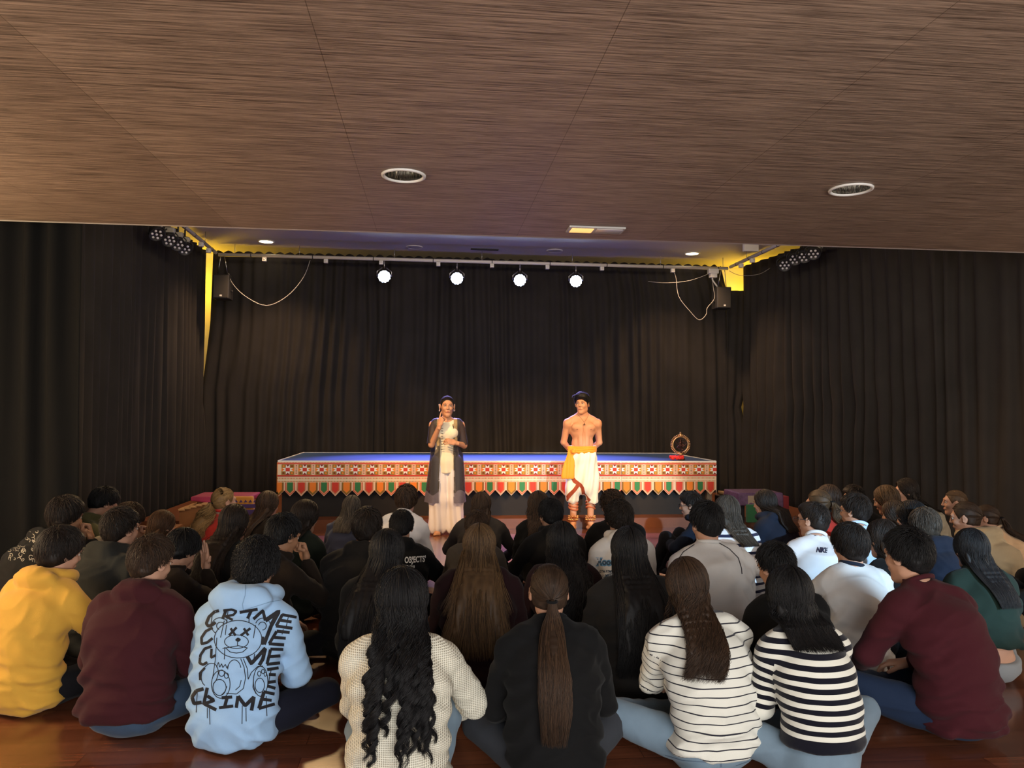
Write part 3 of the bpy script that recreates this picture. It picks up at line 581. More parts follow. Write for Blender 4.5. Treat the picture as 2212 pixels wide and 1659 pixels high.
# right side table
ax_ = P(1588, 1100, Y=8.9)[0]; bx_ = P(1680, 1100, Y=8.9)[0]
tb = empty('prop_table', (ax_, 8.9, 0)); tag(tb, 'small table under a purple cloth beside the right curtain', 'table')
MB().add(*bbox((.03, -.1, .42), (bx_-ax_-.03, .3, .45), .006)).obj('table_top', stepw, tb); b = MB()
for x in (.06, bx_-ax_-.06):
    for y in (-.07, .27): MB().add(*box((x-.02, y-.02, 0), (x+.02, y+.02, .42))).obj('leg', blk, tb, False)
clothbox((ax_, 8.78, .2), (bx_, 9.22, .46), .16, mat('purple_cloth', (.10, .05, .12), rough=.5, var=.7, vscale=28), 'table_cloth', 'purple patterned cloth spread on the right side table', 'cloth')
o = MB().add(*bbox((ax_+.07, 8.7, .13), (ax_+.28, 8.76, .34), .01)).obj('cushion', fabric('green_cloth', (.03, .13, .06))); tag(o, 'dark green square cloth panel hanging in front of the right side table', 'cloth')
for a0, a1, z0, mm, nm, lb in ((.1, .2, .3, 'beige_panel', (.32, .26, .2), 'beige cloth strip over the front of the right side table'), (.28, .4, .28, 'tan_panel', (.25, .17, .12), 'tan cloth strip at the right of the side table front')):
    o = MB().add(*bbox((ax_+a0, 8.755, z0), (ax_+a1, 8.765, .44), .003)).obj('cloth_strip', fabric(mm, nm)); tag(o, lb, 'cloth')
q = P(1685, 1095, Y=9.3); o = MB().add(*bbox((q[0], 9.3, 0), (q[0]+.12, 9.45, .37), .01)).obj('red_box', mat('red_box', (.2, .015, .02))); tag(o, 'narrow dark red box right of the side table', 'box')
q = P(1553, 1064, Y=9.6); q2 = P(1590, 1069, Y=9.3)
o = MB().add(*rod([q, q2], .03, 4)).obj('wooden_beam', mat('pale_wood', (.35, .23, .12))); tag(o, 'pale wooden beam end between the platform and the right side table', 'beam')
o = MB().add(*bbox((q[0]-.02, 9.45, 0.12), (q2[0]+.1, 9.7, q2[2]-.04), .01)).obj('storage_chest', blk); tag(o, 'black chest carrying the pale beam right of the platform', 'chest')
# ------------------------------------------------------------------ people: shared parts
skin = {k: mat('skin_'+k, c, rough=.55, spec=.35, var=.06, vscale=20) for k, c in dict(fair=(.42, .23, .155), tan=(.32, .16, .09), stage=(.5, .25, .14)).items()}
eyew = mat('eye_white', (.5, .46, .42), rough=.35); iris = mat('eye_iris', (.04, .02, .012), rough=.2); browm = mat('brow', (.03, .018, .012), rough=.8); lipm = mat('lips', (.42, .12, .09), rough=.5)
BODYM = lambda s: [skin[s], eyew, iris, browm, lipm]
def sphere(c, r, n=10, flat=1):
    a = np.linspace(0, np.pi, n); return lathe(np.stack([r*np.sin(a)+1e-5, -r*flat*np.cos(a)], -1), n*2, c)
_HC = {}
def head(h=.006, fem=False):
    k = (h, fem)
    if k in _HC: return _HC[k]
    f = Fld((-.1, -.12, -.15), (.1, .14, .13), h); w = .95 if fem else 1
    f.u(ell((0, -.012, .02), (.075, .093, .09)), .01); f.u(ell((0, .03, -.035), (.056*w, .057, .08)), .03)
    f.u(ell((0, .058, -.1), (.024*w, .022, .02)), .03); f.u(cap((-.034, .078, .024), (.034, .078, .024), .012), .02)
    for s in (-1, 1):
        f.u(ell((s*.034, .062, -.028), (.02, .02, .018)), .02); f.u(cap((s*(.036 if fem else .043), .0, -.07), (s*.012, .055, -.102), .015, .013), .03)
        f.cut(ell((s*.031, .1, .003), (.017, .016, .011)), .012)
    f.u(cap((0, .09, .012), (0, .105, -.025), .006, .0095), .012); f.u(cap((-.01, .096, -.03), (.01, .096, -.03), .0065), .008)
    f.u(cap((-.016, .082, -.06), (.016, .082, -.06), .009), .014)
    for s in (-1, 1):
        f.u(ell((s*.08, -.006, -.008), (.008, .02, .031), rotm('Z', -s*.35)), .008); f.cut(ell((s*.088, -.002, -.004), (.006, .011, .018)), .004)
    f.u(cap((0, -.022, -.06), (0, -.03, -.14), .052, .05), .03)
    V, Q = f.mesh(); b = MB(); b.add(V, Q, 0)
    for s in (-1, 1):
        b.add(*sphere((s*.031, .0745, .003), .0118, 9), 1); V2, Q2 = sphere((s*.031, .0835, .003), .0052, 8, .9); b.add(V2, Q2, 2)
        b.add(*rod([(s*.014, .0925, .022), (s*.03, .093, .0265), (s*.047, .083, .021)], [.002, .0032, .0015], 6), 3)
        b.add(*rod([(s*.017, .0935, .0075), (s*.031, .0955, .0095), (s*.045, .087, .0065)], [.0012, .0018, .001], 6), 3)
    b.add(*rod([(-.022, .086, -.06), (-.008, .0932, -.0573), (0, .0935, -.0583), (.008, .0932, -.0573), (.022, .086, -.06)], [.001, .003, .003, .003, .001], 6), 4)
    b.add(*rod([(-.018, .086, -.0645), (0, .0915, -.0668), (.018, .086, -.0645)], [.001, .0042, .001], 6), 4)
    _HC[k] = b.raw(); return _HC[k]
_HD = {}
def hand(kind='relax', h=.0045):
    """right hand, wrist at the origin, fingers along +Y, palm facing -Z, thumb on -X"""
    if (kind, h) in _HD: return _HD[(kind, h)]
    f = Fld((-.09, -.05, -.11), (.07, .2, .04), h)
    f.u(cap((0, -.04, 0), (0, .01, 0), .026, .024, (1.1, 1, .8)), .01)
    f.u(cap((-.018, .02, 0), (-.022, .085, 0), .019, .016, (1, 1, .75)), .012); f.u(cap((.004, .02, 0), (.004, .088, .002), .019, .016, (1, 1, .75)), .012); f.u(cap((.022, .02, 0), (.026, .076, -.002), .017, .014, (1, 1, .75)), .012)
    f.u(cap((-.022, .02, -.006), (-.03, .04, -.012), .018, .014), .012)
    curls = dict(relax=(22, 26, 30, 34), fist=(78, 82, 84, 86), point=(6, 80, 84, 86), pinch=(48, 42, 34, 26), flat=(6, 5, 5, 7))[kind]
    for (x, y, z), L, r, c, sp in zip(((-.028, .088, 0), (-.008, .093, .002), (.012, .089, .001), (.03, .078, -.002)), (.074, .082, .075, .06), (.0088, .009, .0085, .0075), curls, (-.1, -.02, .06, .16)):
        p = np.array((x, y, z)); a = 0.
        for seg, m in zip((.44, .32, .26), (.8, 1.15, .8)):
            a += R(c)*m; q = p+L*seg*np.array((math.sin(sp)*math.cos(a), math.cos(sp)*math.cos(a), -math.sin(a))); f.u(cap(p, q, r, r*.94), .003); p = q; r *= .94
    th = dict(relax=((-.052, .066, -.02), (-.056, .09, -.03)), fist=((-.045, .06, -.03), (-.022, .075, -.045)), point=((-.045, .06, -.03), (-.02, .078, -.045)), pinch=((-.045, .065, -.035), (-.034, .09, -.055)), flat=((-.058, .055, -.012), (-.07, .078, -.014)))[kind]
    f.u(cap((-.03, .04, -.012), th[0], .0115, .0105), .006); f.u(cap(th[0], th[1], .0105, .009), .004)
    V, Q = f.mesh(); _HD[(kind, h)] = (V, [(Q, 0)]); return _HD[(kind, h)]
def put_hand(b, W, d, palm, side, kind='relax', h=.0045, s=1.0):
    """side 'R'/'L'; d = finger direction; palm = direction the palm faces"""
    V, Fs = hand(kind, h); V = V.copy(); fl = side == 'L'
    if fl: V[:, 0] *= -1
    d = np.array(d, float); d /= np.linalg.norm(d); n = -np.array(palm, float); n -= d*(n@d); n /= np.linalg.norm(n); x = np.cross(d, n)
    M = np.eye(4); M[:3, 0] = x*s; M[:3, 1] = d*s; M[:3, 2] = n*s; M[:3, 3] = W
    b.merge((V, Fs), M, 0, flip=fl)
def slerp(a, c, t):
    a = a/np.linalg.norm(a, axis=-1, keepdims=True); c = c/np.linalg.norm(c, axis=-1, keepdims=True)
    w = np.arccos(np.clip((a*c).sum(-1, keepdims=True), -1, 1)); sw = np.maximum(np.sin(w), 1e-4)
    return np.sin((1-t)*w)/sw*a+np.sin(t*w)/sw*c
SKC = np.array((0, -.012, .02)); SKR = np.array((.079, .098, .095))
HAIR = dict(black=((.0022, .002, .0024), (.009, .008, .009)), dark=((.005, .0032, .0024), (.022, .0125, .008)), brown=((.012, .0062, .0034), (.055, .028, .0145)), chest=((.018, .008, .0035), (.08, .036, .0145)),
            light=((.028, .015, .007), (.115, .064, .028)), gold=((.1, .055, .02), (.4, .24, .09)), ash=((.014, .011, .008), (.085, .066, .05)))
class Surf:   # back-surface height field of a garment in person space
    def __init__(s, bvh, sc):
        s.x = np.arange(-.36, .361, .02)*sc; s.z = np.arange(0, .8, .02)*sc; s.y = np.full((len(s.x), len(s.z)), 9.)
        for i, x in enumerate(s.x):
            for j, z in enumerate(s.z):
                h = bvh.ray_cast(Vector((x, -2, z)), Vector((0, 1, 0)))
                if h[0] is not None: s.y[i, j] = h[0].y
        y = s.y.copy()
        for _ in range(3): y = np.minimum(y, np.minimum(np.roll(y, 1, 0), np.roll(y, -1, 0))+.012)
        s.y = np.minimum(s.y, y)
        for _ in range(2):
            y = s.y; z_ = y.copy(); z_[:, 1:-1] = np.where(np.maximum(np.maximum(y[:, :-2], y[:, 2:]), y[:, 1:-1]) < 8, np.minimum(y[:, 1:-1], (y[:, :-2]+y[:, 2:])/2), y[:, 1:-1]); s.y = z_
    def at(s, x, z):
        a = np.clip((x-s.x[0])/(s.x[1]-s.x[0]), 0, len(s.x)-1.001); c = np.clip((z-s.z[0])/(s.z[1]-s.z[0]), 0, len(s.z)-1.001); i = a.astype(int); j = c.astype(int); u = a-i; v = c-j
        A = s.y[i, j]; B = s.y[i+1, j]; C_ = s.y[i, j+1]; D = s.y[i+1, j+1]; mx = np.maximum(np.maximum(A, B), np.maximum(C_, D)); r = A*(1-u)*(1-v)+B*u*(1-v)+C_*(1-u)*v+D*u*v
        return np.where(mx > 8, np.where(np.minimum(np.minimum(A, B), np.minimum(C_, D)) < 8, np.minimum(np.minimum(A, B), np.minimum(C_, D)), 9.), r)
def make_hair(kind, T, sc, surf=None, n=400, L=.3, h=.009, seed=0, rad=.0016, wid=1., side=0., drop=.0, tuft=0., curl=0):
    """T: head matrix (person space). returns MB with 'rnd' attribute"""
    g = np.random.default_rng(seed); b = MB(); r3 = T[:3, :3]; tp = lambda p: p@r3.T+T[:3, 3]
    long_ = kind in ('long', 'wavy', 'curly', 'bob', 'pony', 'bun')
    f = Fld((-.14, -.17, -.18), (.14, .14, .16), max(h*.8, .006))
    big = dict(short=.004, crop=.0, mop=.012, curlyshort=.014, long=.006, wavy=.01, curly=.018, bob=.012, pony=.002, bun=.0)[kind]
    f.u(ell(SKC, SKR+big), .01)
    ax = [f.o[k]+f.h*np.arange(f.f.shape[k]) for k in range(3)]; X = ax[0][:, None, None]; Y = ax[1][None, :, None]; Z = ax[2][None, None, :]
    if kind in ('short', 'crop', 'mop', 'curlyshort'):
        d = .02 if kind == 'mop' else 0
        f.u(ell((0, .03, .075), (.062+d*.5, .07+d*.3, .045+d*.3)), .03)
        if tuft: f.u(ell((-.01, .05, .085+tuft*.4), (.06, .05, .03+tuft*.5), rotm('Y', -.25)), .03)
        f.u(ell((0, -.05, -.02), (.066+d*.4, .052+d*.3, .07)), .03)
        lim = np.where(Y < 0, -.028-d+.6*Y, -.028-d+1.05*Y)
        f.f = np.maximum(f.f, (lim-Z)*.8).astype(np.float32)
    else:
        f.u(ell((0, -.026, -.04), (.068+big, .056+big*.7, .085)), .03)
        if kind in ('long', 'wavy', 'curly', 'bob'): f.u(cap((-.038, -.022, -.06), (.038, -.022, -.06), .03+big*.4, None, (1, 1.05, 1.6)), .03)
        zb = -.095 if kind not in ('pony', 'bun') else -.06
        f.f = np.maximum(f.f, np.maximum((Y-(.04+.42*Z))*.9, (zb+(.3*(Y+.05) if kind in ('pony', 'bun') else 0))-Z)).astype(np.float32)
        if kind in ('pony', 'bun'):
            for s in (-1, 1): f.cut(ell((s*.085, .005, -.02), (.03, .026, .036)), .01)
    V, Q = f.mesh(); nn = vnorm(V, Q)
    amp, fr = dict(curlyshort=(.007, 75), curly=(.006, 60), mop=(.004, 40), short=(.003, 45)).get(kind, (.0015, 60)); V = V+nn*(noise3(V*fr, seed)*amp)[:, None]
    b.add(tp(V), Q, 0, rnd=np.clip(.3+.3*noise3(V*90, 2), 0, 1))
    if kind in ('short', 'crop', 'mop', 'curlyshort'):
        if kind == 'crop': n = int(n*1.2)
        ps = g.uniform(-np.pi, np.pi, n); ap = np.abs(ps); el = np.interp(ap, [0, .8, 1.4, 2.2, np.pi], [.62, .5, -.08, -.45, -.62]) - (.18 if kind == 'mop' else 0)
        end = np.stack([np.sin(ps)*np.cos(el), np.cos(ps)*np.cos(el), np.sin(el)], -1); root = np.array([[.2*(g.random()-.5), -.42, .9]])+g.normal(0, .2, (n, 3))
        t0 = g.random(n)**.7*.95; ln = dict(short=.3, crop=.12, mop=.4, curlyshort=.3)[kind]
        if kind == 'mop': n2 = n
        tt = t0[:, None]+np.linspace(0, 1, 6)[None]*ln; tt = np.minimum(tt, 1.08)
        D = slerp(root[:, None], end[:, None], tt[..., None]); lift = big+.001+g.random((n, 1))*.006+np.linspace(0, 1, 6)[None]**2*dict(short=.01, crop=.003, mop=.006, curlyshort=.007)[kind]
        extra = np.clip(D[..., 2], 0, 1)*(.012+tuft*np.clip(D[..., 1]+.2, 0, 1)) if kind != 'crop' else 0
        Pp = SKC+D*(SKR+(lift+extra)[..., None])
        if kind == 'curlyshort':
            a = np.linspace(0, 1, 6)[None]*7+g.random((n, 1))*6; Pp[..., 0] += .009*np.sin(a); Pp[..., 2] += .009*np.cos(a); Pp[..., 1] += .006*np.sin(a*1.3)
        Pp += (g.random((n, 1, 3))-.5)*.006
        rr = rad*sc*np.linspace(1.5, .4, 6)[None]*(.8+.6*g.random((n, 1))); V, Q = tubes(tp(Pp), rr, 3); b.add(V, Q, 0, rnd=np.repeat(g.random(n), 18))
        return b
    # long styles
    sd = np.where(g.random(n) < .5, -1., 1.); a = g.uniform(-.55, .85, n)
    root = np.stack([sd*.04+side*.25, np.sin(a), np.cos(a)], -1)
    ps = g.uniform(1.25, np.pi, n); ps = np.where(a < .2, np.maximum(ps, 1.6), ps); e = g.uniform(-.75, -.3, n)
    if kind in ('pony', 'bun'):
        a2 = g.uniform(-np.pi, np.pi, n); root = np.stack([np.sin(a2), np.cos(a2), np.where(np.abs(a2) > 2, -.5, np.where(np.abs(a2) > 1.4, -.1, .62))+.1*g.random(n)], -1)
        tail = np.array((0, -1, -.25+drop)); end = np.tile(tail/np.linalg.norm(tail), (n, 1)); K = 8
        D = slerp(root[:, None], end[:, None], np.linspace(0, 1, K)[None, :, None]); Pp = SKC+D*(SKR+big+.001+.002*g.random((n, 1, 1)))
        V, Q = tubes(tp(Pp), np.full((n, K), rad*sc*1.1), 3); b.add(V, Q, 0, rnd=np.repeat(g.random(n)*.8, K*3))
        base = tp(SKC+tail/np.linalg.norm(tail)*(SKR+.008))
        if kind == 'bun': return b
        n = int(n*1.0); K = 34 if curl else 12; u = np.linspace(0, 1, K); ang = g.uniform(0, 2*np.pi, n); q = g.random(n)**.5
        ln = L*(.55+.45*g.random(n)**.6); prof = np.interp(u, [0, .06, .3, .75, 1], [.014, .016, .038*wid, .055*wid, .042*wid])
        x = base[0]+np.outer(q*np.cos(ang), prof)+u*side*.12; y = base[1]-.012*sc+np.outer(q*np.sin(ang), prof*.55)-.03*np.sin(np.minimum(u*3, np.pi/1.2)); z = base[2]-np.outer(ln, u)
        x = x+.004*np.sin(u*9+ang[:, None]*2)
        if curl: pc = (g.integers(0, 22, n)*1.9)[:, None]; x = x+.02*np.sin(u*ln[:, None]*90+pc)*np.minimum(u*5, 1)+.015*np.sin(pc*7)*u; y = y+.016*np.cos(u*ln[:, None]*90+pc)*np.minimum(u*5, 1)-.01
        if surf is not None: y = np.minimum(y, surf.at(x, z)-.012-.026*g.random((n, 1)))
        for _ in range(2): y[:, 1:-1] = (y[:, :-2]+2*y[:, 1:-1]+y[:, 2:])/4
        V, Q = tubes(np.stack([x, y, z], -1), rad*sc*np.interp(u, [0, .7, 1], [1.5, 1.3, .3])[None]*np.ones((n, 1)), 3); b.add(V, Q, 0, rnd=np.repeat(g.random(n), K*3))
        # inner mass of the tail
        m = 20; uu = np.linspace(0, 1, m); yy = base[1]-.012*sc-.03*np.sin(np.minimum(uu*3, np.pi/1.2)); zz = base[2]-L*.8*uu; xx = base[0]+uu*side*.12
        if surf is not None: yy = np.minimum(yy, surf.at(xx, zz)-.006)
        for _ in range(5): yy[1:-1] = (yy[:-2]+2*yy[1:-1]+yy[2:])/4
        f = Fld((base[0]-.12, yy.min()-.09, zz.min()-.06), (base[0]+.12, base[1]+.08, base[2]+.05), .009); rr = np.interp(uu, [0, .1, .4, .8, 1], [.012, .014, .022*wid, .024*wid, .008])
        for i in range(m-1): f.u(cap((xx[i], yy[i], zz[i]), (xx[i+1], yy[i+1], zz[i+1]), rr[i], rr[i+1], (1, .55, 1)), .01)
        V, Q = f.mesh(); b.add(V, Q, 0, rnd=.25); return b
    end = np.stack([sd*np.sin(ps)*np.cos(e)*1.0, np.cos(ps)*np.cos(e), np.sin(e)], -1)
    K1 = 9; D = slerp(root[:, None], end[:, None], np.linspace(0, 1, K1)[None, :, None]); lay = big+g.random((n, 1))*.012
    Pp = tp(SKC+D*(SKR+lay[..., None]))
    K2 = 16 if kind != 'curly' else 30
    u = np.linspace(0, 1, K2+1)[1:]; ln = np.maximum(Pp[:, -1, 2]-(T[2, 3]-L*sc), .02)*((.55+.45*g.random(n)**.6) if kind in ('curly', 'wavy') else (.72+.28*g.random(n)**.5)); ln *= np.where(g.random(n) < .15, .6, 1)
    e0 = Pp[:, -1]; z = e0[:, 2:3]-np.outer(ln, u); cx = T[0, 3]; rel = e0[:, 0]-cx
    x = cx+rel[:, None]*(1+(wid-1)*u)+side*.1*u*(ln[:, None]/.3)+.012*noise3(np.stack([e0[:, 0:1]*20+0*u, 3*u+0*rel[:, None], 0*u+seed+0*rel[:, None]], -1), 4)
    y = e0[:, 1:2]-.015*u+0*x
    back = ps > 1.75
    if surf is not None:
        ys = surf.at(x, z)-.014-lay*1.0; low = ys < 8
        y = np.where(low & (back | (e0[:, 1] < T[1, 3]+.02))[:, None], np.minimum(y, ys), y)
    A = np.concatenate([Pp, np.stack([x, y, z], -1)], 1)
    for _ in range(3): A[:, 2:-1, 1] = (A[:, 1:-2, 1]+2*A[:, 2:-1, 1]+A[:, 3:, 1])/4
    if surf is not None:
        ys = surf.at(A[..., 0], A[..., 2])-.014; A[..., 1] = np.where((ys < 8) & (A[..., 1] > ys) & (A[..., 1] < ys+.15) & back[:, None], ys-.004*g.random((n, 1)), A[..., 1])
        for _ in range(2): A[:, K1:-1, 1] = np.minimum(A[:, K1:-1, 1], (A[:, K1-1:-2, 1]+A[:, K1+1:, 1])/2+.001)
    s = np.concatenate([np.zeros(K1), u]); ph = g.random((n, 1))*6.28
    if kind == 'wavy': A[..., 0] += .011*np.sin(s*ln[:, None]*95+ph)*np.minimum(s*3, 1); A[..., 1] += .008*np.cos(s*ln[:, None]*95+ph)*np.minimum(s*3, 1)-.005*(s > 0)
    if kind == 'curly':
        ng = 40; rep = np.sort(g.choice(n, ng, replace=False)); order = np.argsort(A[rep][:, -1, 0]); rep = rep[order]
        d = np.abs(A[:, K1, 0][:, None]-A[rep][:, K1, 0][None])+1.5*np.abs(A[:, K1, 1][:, None]-A[rep][:, K1, 1][None])+.02*g.random((n, ng)); gi = rep[np.argmin(d, 1)]
        cl = np.clip(s*2.2-.1, 0, 1)[None, :, None]**.8*.94; A = A*(1-cl)+A[gi]*cl
        ph2 = (gi*2.3)[:, None]; fr = (70+(gi % 7)*9)[:, None]; ww = s*ln[gi][:, None]*fr+ph2+.35*g.standard_normal((n, 1)); am = (.010+.006*((gi % 5)/5.))[:, None]*np.minimum(s*4, 1)
        A[..., 0] += am*np.sin(ww); A[..., 1] += am*np.cos(ww)-.012*(s > 0); A += .0028*g.standard_normal((n, 1, 3))
    if kind in ('long', 'bob'): A[..., 0] += .0035*np.sin(s*9+ph)*np.minimum(s*3, 1)
    KK = A.shape[1]; rr = rad*sc*np.interp(np.linspace(0, 1, KK), [0, .75, 1], [1.2, 1.2, .3])[None]*(.8+.5*g.random((n, 1)))
    V, Q = tubes(A, rr, 3); b.add(V, Q, 0, rnd=np.repeat(g.random(n), KK*3))
    # soft inner mass so the scalp never shows between strands
    zl = T[2, 3]-L*sc*.8
    if kind != 'curly' or True:
        zl = T[2, 3]-L*sc*(.8 if kind != 'curly' else .42); m = max(int((T[2, 3]-zl)/.018), 8); z0 = T[2, 3]-.03*sc; zz = np.linspace(z0, zl, m); cxx = cx+side*.1*np.linspace(0, 1, m)*(L/.3); hw = .05*sc*np.linspace(1, max(.5, wid*.95), m)
        yb = (T[1, 3]-.055*sc)*np.ones(m)
        if surf is not None: yb = np.minimum(yb, np.minimum(surf.at(cxx, zz), np.minimum(surf.at(cxx-hw*.6, zz), surf.at(cxx+hw*.6, zz)))-.001)
        for _ in range(6): yb[1:-1] = (yb[:-2]+2*yb[1:-1]+yb[2:])/4
        f = Fld((cxx.min()-.16, yb.min()-.08, zl-.05), (cxx.max()+.16, T[1, 3]+.06, z0+.06), max(h, .009))
        for i in range(m-1):
            t = i/(m-1); r_ = .03*sc*(1-.45*t); f.u(cap((cxx[i]-hw[i], yb[i], zz[i]), (cxx[i]+hw[i], yb[i], zz[i]), r_, None, (1, .5, 1.3)), .02)
        V, Q = f.mesh(); V = V+vnorm(V, Q)*(.004*np.sin(V[:, 0]*260+4*noise3(V*(30, 30, 5))))[:, None]; b.add(V, Q, 0, rnd=np.clip(.35+.35*noise3(V*(120, 40, 6), 1), 0, 1))
    return b
def garment_mesh(f, wr, seed, sc, arcf=None):
    V, Q = f.mesh(); V = relax(V, Q, 2, .5); N = vnorm(V, Q)
    if wr:
        p = V/sc; warp = np.stack([noise3(p*3.5, seed), noise3(p*3.5+9, seed), noise3(p*3, seed+3)], -1)
        rid = lambda q, s_: 1-2*np.abs(noise3(q, s_))**.8
        ax = np.abs(p[:, 0]); d = .55*rid(p*(5, 5, 9)+warp*1.3, seed+1)+.4*rid(p*(9, 9, 15)+warp*2.2, seed+2)
        low = np.clip((.34-p[:, 2])/.2, 0, 1); d += low*1.3*rid(np.stack([p[:, 0]*4, p[:, 1]*4, p[:, 2]*15+1.5*warp[:, 0]], -1), seed+4)   # slack folds above the hem
        t = p[:, 2]+.9*ax; arm = np.exp(-((ax-.15)/.06)**2)*np.clip((.5-p[:, 2])/.1, 0, 1); d += arm*.8*np.sin(t*60+warp[:, 1]*5)                                 # pull folds at the armpit
        V = V+N*(wr*sc*d)[:, None]
    return V, Q
def bvh_of(V, Q): return BVHTree.FromPolygons([tuple(v) for v in V], [tuple(int(i) for i in q) for q in Q])
def ribbons(b, bvh, lines, M, mi=0, off=.002, closed=False):
    """lines: list of (pixel polyline, half width px); laid on the surface seen from the photographer's spot. M = world->object"""
    Mi = np.array(M); o = Vector(tuple((Mi@np.append(CAM, 1))[:3]))
    def hit(p):
        d = Vector(tuple(Mi[:3, :3]@ray(*p))).normalized(); h = bvh.ray_cast(o, d)
        return None if h[0] is None else np.array(h[0]-d*off)
    for pts, hw in lines:
        pts = np.array(pts, float); seg = np.linalg.norm(np.diff(pts, axis=0), axis=1); cum = np.concatenate([[0], np.cumsum(seg)]); n = max(int(cum[-1]/2.2)+1, 2)
        t = np.linspace(0, cum[-1], n); p = np.stack([np.interp(t, cum, pts[:, 0]), np.interp(t, cum, pts[:, 1])], -1)
        d = np.gradient(p, axis=0); d /= np.linalg.norm(d, axis=1, keepdims=True)+1e-9; nrm = np.stack([-d[:, 1], d[:, 0]], -1)
        w = np.broadcast_to(np.interp(np.linspace(0, 1, n), np.linspace(0, 1, len(np.atleast_1d(hw))), np.atleast_1d(hw)), (n,))
        C_ = 5 if w.max() > 1.6 else 2; A = [[hit(p[i]+nrm[i]*w[i]*c) for c in np.linspace(1, -1, C_)] for i in range(n)]
        for i in range(n-1):
            for j in range(C_-1):
                q = [A[i][j], A[i][j+1], A[i+1][j+1], A[i+1][j]]
                if any(v is None for v in q) or np.linalg.norm(q[0]-q[2]) > .06: continue
                b.add(np.array(q), [[0, 1, 2, 3]], mi)
    return b
def text_px(b, bvh, M, body, x, y, size, dx=(1, 0), dy=(0, 1), mi=0, bold=.02, shear=0, off=.002):
    """flat lettering triangulated and laid on the surface; (x, y) pixel of the baseline start, size = cap height in px"""
    cu = bpy.data.curves.new('t', 'FONT'); cu.body = body; cu.offset = bold; cu.shear = shear; ob = bpy.data.objects.new('t', cu); COL.objects.link(ob)
    me = bpy.data.meshes.new_from_object(ob.evaluated_get(bpy.context.evaluated_depsgraph_get())); bm = bmesh.new(); bm.from_mesh(me); bpy.data.objects.remove(ob); bpy.data.curves.remove(cu); bpy.data.meshes.remove(me)
    bmesh.ops.triangulate(bm, faces=bm.faces[:])
    Mi = np.array(M); o = Vector(tuple((Mi@np.append(CAM, 1))[:3])); s = size/.72; P_ = {}
    for v in bm.verts:
        px = x+(v.co.x*dx[0])*s-v.co.y*s*dy[0]; py = y+v.co.x*dx[1]*s-v.co.y*s*dy[1]
        d = Vector(tuple(Mi[:3, :3]@ray(px, py))).normalized(); h = bvh.ray_cast(o, d); P_[v.index] = None if h[0] is None else np.array(h[0]-d*off)
    for f in bm.faces:
        q = [P_[v.index] for v in f.verts]
        if any(v is None for v in q): continue
        b.add(np.array(q), [[0, 1, 2]], mi)
    bm.free(); return b
TOPS = []
